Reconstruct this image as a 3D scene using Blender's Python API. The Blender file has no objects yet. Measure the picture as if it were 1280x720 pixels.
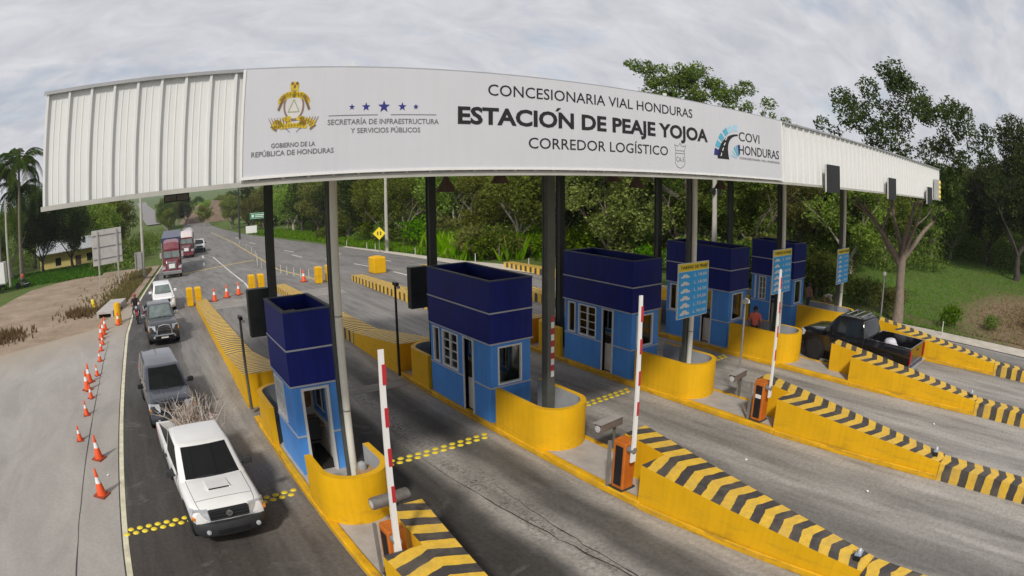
import bpy, bmesh, math, random
from mathutils import Matrix, Vector, Euler
R = math.radians
scene = bpy.context.scene
col = scene.collection

# ------------------------------------------------------------------ camera
U = 1.1066            # layout units -> metres (applied to every top-level object at the end)
YAW, PITCH, ROLL = 0.6144, 0.1839, -0.0089
cam_d = bpy.data.cameras.new('camera')
cam = bpy.data.objects.new('camera', cam_d)
col.objects.link(cam)
cy, sy, cp, sp = math.cos(YAW), math.sin(YAW), math.cos(PITCH), math.sin(PITCH)
fwd = Vector((sy*cp, cy*cp, -sp)); right = Vector((cy, -sy, 0)); up = right.cross(fwd)
cr, sr = math.cos(ROLL), math.sin(ROLL)
r2 = cr*right + sr*up; u2 = -sr*right + cr*up
M = Matrix((r2, u2, -fwd)).transposed().to_4x4()
M.translation = Vector((0, 0, 6.1*U))
cam.matrix_world = M
cam_d.type = 'PANO'                      # the drone's wide fisheye lens
cam_d.sensor_fit = 'HORIZONTAL'
cam_d.sensor_width = 36.0
cam_d.sensor_height = 20.25
cc = cam_d.cycles if hasattr(cam_d, 'cycles') and hasattr(cam_d.cycles, 'panorama_type') else cam_d
cc.panorama_type = 'FISHEYE_LENS_POLYNOMIAL'
cc.fisheye_fov = R(170)
cc.fisheye_polynomial_k0 = 0.0
cc.fisheye_polynomial_k1 = -4.51177761e-02
cc.fisheye_polynomial_k2 = 2.80267070e-04
cc.fisheye_polynomial_k3 = -4.42222613e-05
cc.fisheye_polynomial_k4 = 7.71940297e-07
cam_d.clip_start = 0.1
cam_d.clip_end = 20000
scene.camera = cam

# ------------------------------------------------------------------ sky and sun
SUN_DIR = Vector((-0.62, -0.64, 0.76)).normalized()       # towards the sun
SUN_EL = math.asin(SUN_DIR.z); SUN_ROT = math.atan2(SUN_DIR.x, SUN_DIR.y)
world = bpy.data.worlds.new('World'); scene.world = world; world.use_nodes = True
nt = world.node_tree; nt.nodes.clear()
def wn(t, **k):
    n = nt.nodes.new(t)
    for a, b in k.items(): setattr(n, a, b)
    return n
wo = wn('ShaderNodeOutputWorld')
sky = wn('ShaderNodeTexSky', sky_type='NISHITA', sun_disc=False, sun_elevation=SUN_EL, sun_rotation=SUN_ROT)
bg1 = wn('ShaderNodeBackground'); bg1.inputs[1].default_value = 0.1
nt.links.new(sky.outputs[0], bg1.inputs[0])
tc = wn('ShaderNodeTexCoord'); sx = wn('ShaderNodeSeparateXYZ'); nt.links.new(tc.outputs['Generated'], sx.inputs[0])
def wm(op, a, b):
    n = wn('ShaderNodeMath', operation=op)
    for i, v in enumerate((a, b)):
        if isinstance(v, (int, float)): n.inputs[i].default_value = v
        else: nt.links.new(v, n.inputs[i])
    return n.outputs[0]
zz = wm('ADD', wm('ABSOLUTE', sx.outputs[2], 0), 0.34)
cxyz = wn('ShaderNodeCombineXYZ')
nt.links.new(wm('DIVIDE', sx.outputs[0], zz), cxyz.inputs[0]); nt.links.new(wm('DIVIDE', sx.outputs[1], zz), cxyz.inputs[1])
mp = wn('ShaderNodeMapping'); mp.inputs['Rotation'].default_value = (0, 0, R(62)); mp.inputs['Scale'].default_value = (1.3, 2.3, 1)
nt.links.new(cxyz.outputs[0], mp.inputs[0])
n1 = wn('ShaderNodeTexNoise'); n1.inputs['Scale'].default_value = 1.0; n1.inputs['Detail'].default_value = 7; n1.inputs['Roughness'].default_value = .58
n2 = wn('ShaderNodeTexNoise'); n2.inputs['Scale'].default_value = 3.4; n2.inputs['Detail'].default_value = 9; n2.inputs['Roughness'].default_value = .62; n2.inputs['Distortion'].default_value = .5
nt.links.new(mp.outputs[0], n1.inputs['Vector']); nt.links.new(mp.outputs[0], n2.inputs['Vector'])
mask = wn('ShaderNodeValToRGB'); mask.color_ramp.elements[0].position = .30; mask.color_ramp.elements[1].position = .46
mask.color_ramp.elements[0].color = (.35, .35, .35, 1)
nt.links.new(n1.outputs[0], mask.inputs[0])
cr_ = wn('ShaderNodeValToRGB'); cr_.color_ramp.elements[0].position = .30; cr_.color_ramp.elements[1].position = .72
cr_.color_ramp.elements[0].color = (.64, .655, .715, 1); cr_.color_ramp.elements[1].color = (.87, .868, .905, 1)
nt.links.new(n2.outputs[0], cr_.inputs[0])
bg2 = wn('ShaderNodeBackground'); bg2.inputs[1].default_value = 0.84
nt.links.new(cr_.outputs[0], bg2.inputs[0])
mx = wn('ShaderNodeMixShader')
nt.links.new(mask.outputs[0], mx.inputs[0]); nt.links.new(bg1.outputs[0], mx.inputs[1]); nt.links.new(bg2.outputs[0], mx.inputs[2])
nt.links.new(mx.outputs[0], wo.inputs[0])

sun_d = bpy.data.lights.new('sun', 'SUN'); sun_d.energy = 3.0; sun_d.angle = R(6); sun_d.color = (1, .95, .87)
sun = bpy.data.objects.new('sun', sun_d); col.objects.link(sun)
sun.rotation_euler = (-SUN_DIR).to_track_quat('-Z', 'Y').to_euler()

vs = scene.view_settings
vs.view_transform = 'Standard'; vs.look = 'None'; vs.exposure = 0.0; vs.gamma = 1.0
vs.use_curve_mapping = False
scene.render.engine = 'CYCLES'
scene.cycles.max_bounces = 5
scene.cycles.diffuse_bounces = 3
scene.cycles.glossy_bounces = 3

# ------------------------------------------------------------------ materials
MATS = {}
def newmat(name):
    m = bpy.data.materials.new(name); m.use_nodes = True
    return m, m.node_tree, m.node_tree.nodes['Principled BSDF']
def lk(t, a, b): t.links.new(a, b)
def mth(t, op, a, b=0.0, c=None):
    n = t.nodes.new('ShaderNodeMath'); n.operation = op
    for i, v in enumerate((a, b, c)):
        if v is None: continue
        if isinstance(v, (int, float)): n.inputs[i].default_value = v
        else: t.links.new(v, n.inputs[i])
    return n.outputs[0]
def mixc(t, f, a, b, mode='MIX'):
    n = t.nodes.new('ShaderNodeMix'); n.data_type = 'RGBA'; n.blend_type = mode
    if isinstance(f, (int, float)): n.inputs[0].default_value = f
    else: t.links.new(f, n.inputs[0])
    for i, v in ((6, a), (7, b)):
        if isinstance(v, tuple): n.inputs[i].default_value = (*v[:3], 1)
        else: t.links.new(v, n.inputs[i])
    return n.outputs[2]
def noise(t, scale, detail=5, rough=.55, vec=None, dist=0.0):
    n = t.nodes.new('ShaderNodeTexNoise'); n.inputs['Scale'].default_value = scale
    n.inputs['Detail'].default_value = detail; n.inputs['Roughness'].default_value = rough; n.inputs['Distortion'].default_value = dist
    if vec is not None: t.links.new(vec, n.inputs['Vector'])
    return n.outputs[0]
def ramp(t, f, stops, interp='LINEAR'):
    n = t.nodes.new('ShaderNodeValToRGB'); e = n.color_ramp.elements; n.color_ramp.interpolation = interp
    while len(e) < len(stops): e.new(.5)
    for i, (p, c) in enumerate(stops):
        e[i].position = p
    for i, (p, c) in enumerate(stops):
        e[i].position = p; e[i].color = (*(c if isinstance(c, tuple) else (c, c, c)), 1)
    t.links.new(f, n.inputs[0]); return n.outputs[0]
def objco(t): return t.nodes.new('ShaderNodeTexCoord').outputs['Object']
def xyz(t, v):
    n = t.nodes.new('ShaderNodeSeparateXYZ'); t.links.new(v, n.inputs[0]); return n.outputs
def bump(t, b, h, st=.2, d=.02):
    n = t.nodes.new('ShaderNodeBump'); n.inputs['Strength'].default_value = st; n.inputs['Distance'].default_value = d
    t.links.new(h, n.inputs['Height']); t.links.new(n.outputs[0], b.inputs['Normal'])
def mat(name, c, rough=.6, metal=0., var=.18, scale=3., coat=0., bmp=0., spec=.5, dirt=0., dcol=(.16, .13, .10), streak=0., scuff=0.):
    if name in MATS: return MATS[name]
    m, t, b = newmat(name); oc = objco(t)
    n = noise(t, scale, 6, .6, oc)
    dark = tuple(x*(1-var) for x in c); lite = tuple(min(1, x*(1+var)) for x in c)
    cc_ = ramp(t, n, [(.3, dark), (.7, lite)])
    if dirt:
        n3 = noise(t, scale*.6, 8, .7, oc, .4)
        cc_ = mixc(t, mth(t, 'MULTIPLY', ramp(t, n3, [(.48, 0.), (.75, 1.)]), dirt), cc_, dcol)
    if streak:
        mp_ = t.nodes.new('ShaderNodeMapping'); mp_.inputs['Scale'].default_value = (9, 9, .55); lk(t, oc, mp_.inputs[0])
        cc_ = mixc(t, 1., cc_, ramp(t, noise(t, 1., 6, .65, mp_.outputs[0]), [(.30, 1-streak), (.52, 1.), (.75, 1+streak*.35)]), 'MULTIPLY')
    if scuff:
        mp_ = t.nodes.new('ShaderNodeMapping'); mp_.inputs['Scale'].default_value = (1, .35, 2.2); lk(t, oc, mp_.inputs[0])
        zz_ = mth(t, 'SUBTRACT', 1.0, mth(t, 'MULTIPLY', xyz(t, oc)[2], 1.5)); zz_.node.use_clamp = True
        sc_ = mth(t, 'MULTIPLY', ramp(t, noise(t, 3.2, 8, .72, mp_.outputs[0], .3), [(.52, 0.), (.66, 1.)]), mth(t, 'MULTIPLY', zz_, scuff))
        cc_ = mixc(t, sc_, cc_, (.13, .085, .035))
        chip = ramp(t, noise(t, 17, 5, .7, oc), [(.68, 0.), (.71, .7)])
        cc_ = mixc(t, mth(t, 'MULTIPLY', chip, .8), cc_, (.42, .36, .26))
    lk(t, cc_, b.inputs['Base Color'])
    b.inputs['Roughness'].default_value = rough; b.inputs['Metallic'].default_value = metal
    b.inputs['Coat Weight'].default_value = coat; b.inputs['Specular IOR Level'].default_value = spec
    if bmp: bump(t, b, noise(t, scale*14, 3, .6, oc), bmp, .01)
    MATS[name] = m; return m
def chevmat(name, sgn, slope=.36, period=.44, duty=.47, yel=(.74, .46, .045), blk=(.055, .048, .045)):
    if name in MATS: return MATS[name]
    m, t, b = newmat(name); oc = objco(t); x, y, z = xyz(t, oc)
    x = mth(t, 'ADD', x, mth(t, 'MULTIPLY', mth(t, 'MINIMUM', mth(t, 'MAXIMUM', mth(t, 'SUBTRACT', 7., y), 0.), 5.), .03))
    s = mth(t, 'ADD', y, mth(t, 'MULTIPLY', mth(t, 'ABSOLUTE', x), sgn*slope)); s = mth(t, 'ADD', s, mth(t, 'MULTIPLY', mth(t, 'SUBTRACT', noise(t, 2.6, 5, .6, oc), .5), .10))
    f = mth(t, 'FRACT', mth(t, 'DIVIDE', mth(t, 'ADD', s, 100.*period), period))
    k = mth(t, 'LESS_THAN', f, duty)
    wear = ramp(t, noise(t, 7, 8, .7, oc), [(.35, .82), (.7, 1.12)])
    cw = mixc(t, 1.0, mixc(t, k, yel, blk), wear, 'MULTIPLY')
    cw = mixc(t, mth(t, 'MULTIPLY', ramp(t, noise(t, 1.7, 8, .72, oc, .5), [(.45, 0.), (.75, 1.)]), .38), cw, (.30, .25, .17))
    cw = mixc(t, ramp(t, noise(t, 16, 6, .75, oc), [(.64, 0.), (.70, .55)]), cw, (.33, .28, .20))
    lk(t, cw, b.inputs['Base Color'])
    b.inputs['Roughness'].default_value = .6
    MATS[name] = m; return m

YELLOW = mat('yellow_paint', (.75, .415, .006), .55, spec=.25, var=.07, scale=1.6, dirt=.22, dcol=(.55, .32, .03), streak=.09, scuff=.45)
YKERB = mat('yellow_kerb_paint', (.71, .39, .010), .6, spec=.25, var=.16, scale=2.5, dirt=.55, dcol=(.33, .22, .07), scuff=.9)
BLUE = mat('blue_wall_paint', (.085, .31, .80), .55, var=.08, scale=1.5, dirt=.22, dcol=(.08, .20, .45), streak=.12, spec=.3)
NAVY = mat('navy_parapet_paint', (.006, .016, .20), .5, var=.15, scale=1.2, dirt=.25, dcol=(.02, .03, .16), streak=.25, spec=.25)
TRIM = mat('pale_trim_paint', (.50, .52, .55), .5, var=.08)
WHITEF = mat('white_frame_paint', (.66, .67, .66), .45, var=.06)
GLASS = mat('window_glass', (.02, .024, .022), .06, var=.1, spec=.6)
DARKIN = mat('dark_interior', (.022, .019, .017), .8, var=.5, scale=4)
CREAM = mat('cream_sheet_metal', (.70, .705, .69), .42, var=.05, scale=1.2, dirt=.16, dcol=(.50, .47, .40), streak=.09)
SIGNW = mat('sign_vinyl', (.60, .60, .635), .35, var=.03, scale=.5, streak=.03)
STEELG = mat('dark_green_steel', (.035, .042, .034), .5, var=.25, scale=5)
STEELM = mat('grey_green_steel', (.10, .105, .09), .5, var=.2, scale=5)
PIPE = mat('cream_pipe', (.74, .72, .63), .45, var=.06)
GALV = mat('galvanised_steel', (.33, .33, .33), .45, .6, var=.2, scale=6)
BLACK = mat('black_plastic', (.012, .012, .014), .45, var=.2)
ORANGE = mat('orange_enamel', (.56, .15, .015), .5, var=.15, scale=3, dirt=.4, dcol=(.30, .11, .03), streak=.2)
RED = mat('red_paint', (.46, .025, .035), .45, var=.08)
WHITE = mat('white_paint', (.78, .77, .75), .4, var=.04)
CONC = mat('concrete_top', (.42, .39, .36), .85, var=.16, scale=2.2, bmp=.15, dirt=.4, dcol=(.2, .18, .165))
CONCP = mat('pale_concrete', (.50, .455, .385), .85, var=.15, scale=1.5, bmp=.15)
ROOFG = mat('grey_roof_sheet', (.55, .56, .56), .6, var=.15)
RUBBER = mat('tyre_rubber', (.014, .014, .015), .8, var=.3)
ALLOY = mat('alloy_rim', (.38, .38, .39), .35, .7, var=.2)
CHROME = mat('chrome', (.62, .63, .65), .18, .9, var=.05)
LAMPG = mat('headlamp_glass', (.55, .57, .60), .12, .2, var=.25, scale=9)
TAIL = mat('tail_lamp_red', (.45, .012, .015), .2, var=.1)
AMBER = mat('amber_lamp', (.7, .25, .03), .25, var=.1)
INK = mat('black_lettering', (.012, .012, .014), .6, var=.02)
INKG = mat('grey_lettering', (.17, .165, .18), .6, var=.05)
INKB = mat('navy_lettering', (.025, .03, .20), .6, var=.05)
GOLD = mat('gold_print', (.60, .43, .035), .6, var=.25, scale=25)
BROWNP = mat('brown_print', (.22, .13, .035), .6, var=.3, scale=25)
TEAL = mat('teal_print', (.10, .40, .55), .6, var=.05)
SKYB = mat('light_blue_print', (.38, .62, .74), .6, var=.05)
SIGNBLUE = mat('blue_board', (.03, .40, .88), .4, var=.06)
SIGNYEL = mat('yellow_board', (.85, .66, .03), .4, var=.05)
SIGNGREEN = mat('green_board', (.01, .22, .11), .4, var=.05)
CONEO = mat('orange_cone', (.80, .095, .018), .5, var=.1)
WOOD = mat('cut_timber', (.26, .18, .11), .8, var=.3, scale=6)
CARD = mat('cardboard', (.40, .25, .13), .85, var=.2)
STUDY = mat('yellow_stud', (.72, .56, .03), .4, var=.2, scale=5)
STUDB = mat('pale_line_paint', (.62, .58, .42), .7, var=.2, scale=3, dirt=.5, dcol=(.25, .22, .17))
LINEW = mat('white_line_paint', (.60, .58, .54), .7, var=.2, scale=3, dirt=.6, dcol=(.2, .18, .16))
LINEY = mat('yellow_line_paint', (.50, .38, .10), .7, var=.25, scale=3, dirt=.6, dcol=(.2, .17, .12))
SKIN = mat('skin', (.25, .12, .07), .6, var=.08)
HAIR = mat('dark_hair', (.012, .009, .007), .6, var=.2)

# ------------------------------------------------------------------ mesh helpers
class MB:
    def __init__(s): s.v = []; s.f = []; s.m = []; s.cur = 0
    def quad(s, *p):
        n = len(s.v); s.v += [tuple(q) for q in p]; s.f.append(tuple(range(n, n+len(p)))); s.m.append(s.cur); return s
    def box(s, x0, x1, y0, y1, z0, z1, mtx=None):
        n = len(s.v)
        P = [(x0,y0,z0),(x1,y0,z0),(x1,y1,z0),(x0,y1,z0),(x0,y0,z1),(x1,y0,z1),(x1,y1,z1),(x0,y1,z1)]
        if mtx is not None: P = [tuple(mtx @ Vector(q)) for q in P]
        s.v += P
        for f in ((0,3,2,1),(4,5,6,7),(0,1,5,4),(1,2,6,5),(2,3,7,6),(3,0,4,7)):
            s.f.append(tuple(n+i for i in f)); s.m.append(s.cur)
        return s
    def rings(s, rr, cap=True, closed=True):
        n = len(s.v); k = len(rr[0])
        for r in rr: s.v += [tuple(q) for q in r]
        for i in range(len(rr)-1):
            for j in range(k if closed else k-1):
                a = n+i*k+j; b = n+i*k+(j+1) % k
                s.f.append((a, b, b+k, a+k)); s.m.append(s.cur)
        if cap:
            s.f.append(tuple(n+j for j in reversed(range(k)))); s.m.append(s.cur)
            s.f.append(tuple(n+(len(rr)-1)*k+j for j in range(k))); s.m.append(s.cur)
        return s
    def tube(s, path, rad, seg=8, cap=True):
        path = [Vector(q) for q in path]
        if isinstance(rad, (int, float)): rad = [rad]*len(path)
        rr = []
        for i, q in enumerate(path):
            d = (path[min(i+1, len(path)-1)] - path[max(i-1, 0)]).normalized()
            a = d.cross(Vector((0, 0, 1)) if abs(d.z) < .9 else Vector((1, 0, 0))).normalized(); b = d.cross(a)
            rr.append([q + rad[i]*(math.cos(t)*a + math.sin(t)*b) for t in [2*math.pi*j/seg for j in range(seg)]])
        return s.rings(rr, cap)
    def lathe(s, prof, seg=16, c=(0, 0, 0), mtx=None):
        rr = []
        for r_, z in prof:
            ring = [Vector((c[0]+r_*math.cos(2*math.pi*j/seg), c[1]+r_*math.sin(2*math.pi*j/seg), c[2]+z)) for j in range(seg)]
            if mtx is not None: ring = [mtx @ q for q in ring]
            rr.append(ring)
        return s.rings(rr)
    def prism(s, poly, z0, z1):
        n = len(s.v); k = len(poly)
        z0f = z0 if callable(z0) else (lambda x, y: z0); z1f = z1 if callable(z1) else (lambda x, y: z1)
        s.v += [(x, y, z0f(x, y)) for x, y in poly] + [(x, y, z1f(x, y)) for x, y in poly]
        s.f.append(tuple(n+i for i in reversed(range(k)))); s.m.append(s.cur)
        for i in range(k):
            s.f.append((n+i, n+(i+1) % k, n+k+(i+1) % k, n+k+i)); s.m.append(s.cur)
        s.f.append(tuple(n+k+i for i in range(k))); s.m.append(getattr(s, 'top', s.cur))
        return s
    def mesh(s, name, mats, smooth=False, fix=True):
        me = bpy.data.meshes.new(name); me.from_pydata(s.v, [], s.f)
        for m in (mats if isinstance(mats, (list, tuple)) else [mats]): me.materials.append(m)
        me.polygons.foreach_set('material_index', s.m)
        if fix:
            bm = bmesh.new(); bm.from_mesh(me); bmesh.ops.recalc_face_normals(bm, faces=bm.faces); bm.to_mesh(me); bm.free()
        if smooth:
            me.polygons.foreach_set('use_smooth', [True]*len(me.polygons))
            me.set_sharp_from_angle(angle=R(smooth if smooth is not True else 40))
        me.update(); return me
    def build(s, name, mats, parent=None, smooth=False, loc=None, bevel=0, seg=2):
        return place(name, s.mesh(name, mats, smooth), parent, loc, bevel=bevel, seg=seg)
def place(name, me, parent=None, loc=None, rz=0, scale=None, bevel=0, seg=2):
    o = bpy.data.objects.new(name, me); col.objects.link(o)
    if loc is not None: o.location = loc
    if rz: o.rotation_euler.z = rz
    if scale is not None: o.scale = scale if not isinstance(scale, (int, float)) else (scale,)*3
    if parent is not None: o.parent = parent
    if bevel:
        b = o.modifiers.new('bevel', 'BEVEL'); b.width = bevel; b.segments = seg; b.limit_method = 'ANGLE'; b.angle_limit = R(35)
        for p in me.polygons: p.use_smooth = True
        me.set_sharp_from_angle(angle=R(180))
        w = o.modifiers.new('wn', 'WEIGHTED_NORMAL')
    return o
def tag(o, label, cat, group=None):
    o['label'] = label; o['category'] = cat
    if group: o['group'] = group
    return o
def thing(name, label, cat, loc=(0, 0, 0), rz=0, group=None, scale=1):
    o = bpy.data.objects.new(name, None); col.objects.link(o); o.empty_display_size = .3
    o.location = loc; o.rotation_euler.z = rz; o.scale = (scale,)*3
    return tag(o, label, cat, group)
def struct(o, kind='structure'):
    o['kind'] = kind; return o
def copytree(o, parent=None):
    c = o.copy(); col.objects.link(c)
    if parent is not None: c.parent = parent
    for ch in list(o.children): copytree(ch, c)
    return c
def B(x0, x1, y0, y1, z0, z1): return MB().box(x0, x1, y0, y1, z0, z1)
RS = 1/U      # real-size things drawn in metres

# ------------------------------------------------------------------ ground
def gz(y):
    d = max(0., y-34.); g = .05*d*d/(d+4); return -6*(1-math.exp(-g/6))
def hill(x, y):
    e = 0.
    if x > 28.5: e += min(1.2, (x-28.5)*.018) * max(0, min(1, (60-y)/20.))
    if x > 40 and y > 20: e += min(3.5, (x-40)*.05)*min(1, (y-20)/20.)
    d = math.hypot(x, y)
    if d > 400: e += (d-400)*.012
    return e
def tz(x, y): return gz(y) + hill(x, y)
def interp(tab, y):
    if y <= tab[0][0]: return tab[0][1]
    for (a, p), (b, q) in zip(tab, tab[1:]):
        if y <= b: return p+(q-p)*(y-a)/(b-a)
    return tab[-1][1]
ROAD_L = [(-25,-1.8),(10,-1.7),(17,-1.6),(28,-1.4),(32.5,-1.1),(39.6,-.4),(49.4,.6),(60.6,1.8),(71,2.8),(94,4.9),(128,8.3),(160,11.9),(200,16),(330,24)]
ROAD_R = [(-25,26.3),(8.6,26.5),(28.8,22.8),(36.9,21.0),(48,21.4),(72,21.6),(110,20.0),(160,20.5),(200,24),(330,32)]
def frange(a, b, st):
    o = []
    while a < b-1e-6: o.append(a); a += st
    return o+[b]
def sheet(name, ys, left, right, nx, dz, m, parent=None):
    v = []; f = []
    for y in ys:
        l, r_ = (left(y) if callable(left) else left), (right(y) if callable(right) else right)
        for i in range(nx+1):
            x = l+(r_-l)*i/nx; v.append((x, y, tz(x, y)+dz))
    k = nx+1
    for j in range(len(ys)-1):
        for i in range(nx): a = j*k+i; f.append((a, a+1, a+1+k, a+k))
    me = bpy.data.meshes.new(name); me.from_pydata(v, [], f); me.materials.append(m); me.update()
    return place(name, me, parent)
YS = frange(-25, 34, 1)+frange(35, 60, 1)+frange(62, 200, 2)+frange(210, 330, 10)
rl = lambda y: interp(ROAD_L, y)
rr = lambda y: interp(ROAD_R, y)

# terrain
m, t, b = newmat('grass_ground'); oc = objco(t)
n1_ = noise(t, .12, 8, .65, oc); n2_ = noise(t, 1.6, 8, .7, oc)
g = ramp(t, n2_, [(.25, (.06, .095, .02)), (.5, (.095, .145, .03)), (.75, (.145, .185, .055))])
g = mixc(t, ramp(t, n1_, [(.45, 0.), (.66, .6)]), g, (.11, .12, .04))
X, Y, Z = xyz(t, oc)
def blob(cx_, cy_, rx, ry, e0=.7, e1=1.15):
    dx = mth(t, 'DIVIDE', mth(t, 'SUBTRACT', X, cx_), rx); dy = mth(t, 'DIVIDE', mth(t, 'SUBTRACT', Y, cy_), ry)
    d = mth(t, 'SQRT', mth(t, 'ADD', mth(t, 'MULTIPLY', dx, dx), mth(t, 'MULTIPLY', dy, dy)))
    d = mth(t, 'ADD', d, mth(t, 'MULTIPLY', mth(t, 'SUBTRACT', n2_, .5), .9))
    n = t.nodes.new('ShaderNodeMapRange'); n.clamp = True; lk(t, d, n.inputs[0])
    for i, v_ in ((1, e0), (2, e1), (3, 1.), (4, 0.)): n.inputs[i].default_value = v_
    return n.outputs[0]
dry = ramp(t, n2_, [(.3, (.15, .105, .06)), (.7, (.29, .21, .135))])
g = mixc(t, blob(34.5, .6, 10, 5.6), g, dry)
g = mixc(t, blob(28.6, 12, 2.2, 9), g, (.16, .13, .07))
g = mixc(t, mth(t, 'MULTIPLY', blob(57, 42, 12, 14), .8), g, (.17, .30, .04))
lk(t, g, b.inputs['Base Color']); b.inputs['Roughness'].default_value = .95; b.inputs['Specular IOR Level'].default_value = .15
bump(t, b, noise(t, 9, 6, .7, oc), .9, .12)
GRASSG = m
xs = [-1500,-900,-500,-300,-200,-140]+frange(-100, 140, 4)+[170,220,300,420,600,900,1500]
ys = [-150,-80,-40]+frange(-26, 34, 4)+frange(35, 60, 1)+frange(62, 200, 3)+[215,240,280,330,400,500,650,900,1300,2000,3000]
v = [(x, y, tz(x, y)-.05) for y in ys for x in xs]; k = len(xs)
f = [(j*k+i, j*k+i+1, (j+1)*k+i+1, (j+1)*k+i) for j in range(len(ys)-1) for i in range(k-1)]
me = bpy.data.meshes.new('terrain'); me.from_pydata(v, [], f); me.materials.append(GRASSG); me.polygons.foreach_set('use_smooth', [True]*len(f))
struct(place('terrain', me))

# pavement
m, t, b = newmat('toll_plaza_pavement'); oc = objco(t); X, Y, Z = xyz(t, oc)
wob = mth(t, 'MULTIPLY', mth(t, 'SUBTRACT', noise(t, .35, 4, .5, oc), .5), .9)
fx = mth(t, 'DIVIDE', mth(t, 'ADD', mth(t, 'ADD', X, wob), 2.), 29.)
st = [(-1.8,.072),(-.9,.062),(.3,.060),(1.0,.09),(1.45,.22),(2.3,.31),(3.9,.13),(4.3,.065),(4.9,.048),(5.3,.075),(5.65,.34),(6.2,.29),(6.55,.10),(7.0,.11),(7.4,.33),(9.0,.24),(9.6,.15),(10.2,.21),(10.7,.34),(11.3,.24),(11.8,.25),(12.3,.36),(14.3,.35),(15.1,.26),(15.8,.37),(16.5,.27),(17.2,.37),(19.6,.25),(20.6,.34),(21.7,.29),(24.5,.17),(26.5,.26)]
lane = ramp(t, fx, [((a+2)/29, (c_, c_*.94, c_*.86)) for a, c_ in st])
mpn = t.nodes.new('ShaderNodeMapping'); mpn.inputs['Scale'].default_value = (1, .12, 1); lk(t, oc, mpn.inputs[0])
streak = ramp(t, noise(t, 2.6, 7, .62, mpn.outputs[0]), [(.28, .62), (.5, 1.), (.75, 1.3)])
fine = ramp(t, noise(t, 11, 9, .75, oc), [(.3, .72), (.7, 1.26)])
speck = ramp(t, noise(t, 30, 4, .85, oc), [(.30, 1.3), (.38, 1.), (.58, 1.), (.66, .5)])
far = ramp(t, noise(t, .5, 8, .65, mpn.outputs[0]), [(.3, (.15, .142, .135)), (.7, (.225, .214, .20))])
yf_ = mth(t, 'MULTIPLY', mth(t, 'SUBTRACT', mth(t, 'ADD', Y, mth(t, 'MULTIPLY', wob, 5)), 17.), 1/11.)
yf_.node.use_clamp = True
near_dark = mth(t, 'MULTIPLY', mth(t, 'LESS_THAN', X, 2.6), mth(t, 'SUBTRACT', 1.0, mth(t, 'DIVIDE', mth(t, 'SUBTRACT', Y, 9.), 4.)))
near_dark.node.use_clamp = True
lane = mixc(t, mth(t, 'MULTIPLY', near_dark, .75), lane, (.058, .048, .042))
lane0 = mth(t, 'LESS_THAN', mth(t, 'ADD', X, mth(t, 'MULTIPLY', wob, .6)), 1.3)
lane0far = mth(t, 'MULTIPLY', lane0, mth(t, 'LESS_THAN', Y, 60.))
farc = mixc(t, lane0far, far, (.085, .081, .080))
sb = mth(t, 'SUBTRACT', 1.0, mth(t, 'MULTIPLY', mth(t, 'ABSOLUTE', mth(t, 'SUBTRACT', X, 5.95)), 1.6)); sb.node.use_clamp = True
sp_ = mth(t, 'MULTIPLY', mth(t, 'MULTIPLY', ramp(t, noise(t, 13, 6, .8, oc), [(.50, 0.), (.56, 1.)]), sb), ramp(t, noise(t, 1.3, 4, .6, oc), [(.35, 0.), (.6, .85)]))
lane = mixc(t, sp_, lane, (.05, .042, .036))
c0 = mixc(t, yf_, lane, farc)
c0 = mixc(t, 1., c0, streak, 'MULTIPLY'); c0 = mixc(t, 1., c0, fine, 'MULTIPLY'); c0 = mixc(t, .6, c0, speck, 'MULTIPLY')
drip = ramp(t, noise(t, 3.1, 7, .7, oc, .6), [(.64, 0.), (.70, 1.)])
c0 = mixc(t, mth(t, 'MULTIPLY', drip, .45), c0, (.06, .052, .045))
patch = ramp(t, noise(t, .8, 6, .7, oc, 1.2), [(.58, 0.), (.64, 1.)])
c0 = mixc(t, mth(t, 'MULTIPLY', patch, .18), c0, (.27, .255, .235))
lk(t, c0, b.inputs['Base Color']); b.inputs['Roughness'].default_value = .82; b.inputs['Specular IOR Level'].default_value = .3
bump(t, b, noise(t, 60, 4, .7, oc), .35, .01)
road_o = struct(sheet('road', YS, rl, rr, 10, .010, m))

# concrete apron on the left
m, t, b = newmat('apron_concrete'); oc = objco(t); X, Y, Z = xyz(t, oc)
mpn = t.nodes.new('ShaderNodeMapping'); mpn.inputs['Scale'].default_value = (1, .35, 1); mpn.inputs['Rotation'].default_value = (0, 0, R(-8)); lk(t, oc, mpn.inputs[0])
c0 = ramp(t, noise(t, .7, 9, .62, mpn.outputs[0], .5), [(.25, (.255, .238, .218)), (.5, (.335, .312, .287)), (.78, (.41, .385, .355))])
c0 = mixc(t, 1., c0, ramp(t, noise(t, 14, 8, .75, oc), [(.3, .86), (.7, 1.1)]), 'MULTIPLY')
c0 = mixc(t, mth(t, 'MULTIPLY', ramp(t, noise(t, 1.1, 7, .7, oc, .8), [(.6, 0.), (.72, 1.)]), .22), c0, (.19, .165, .14))
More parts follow.
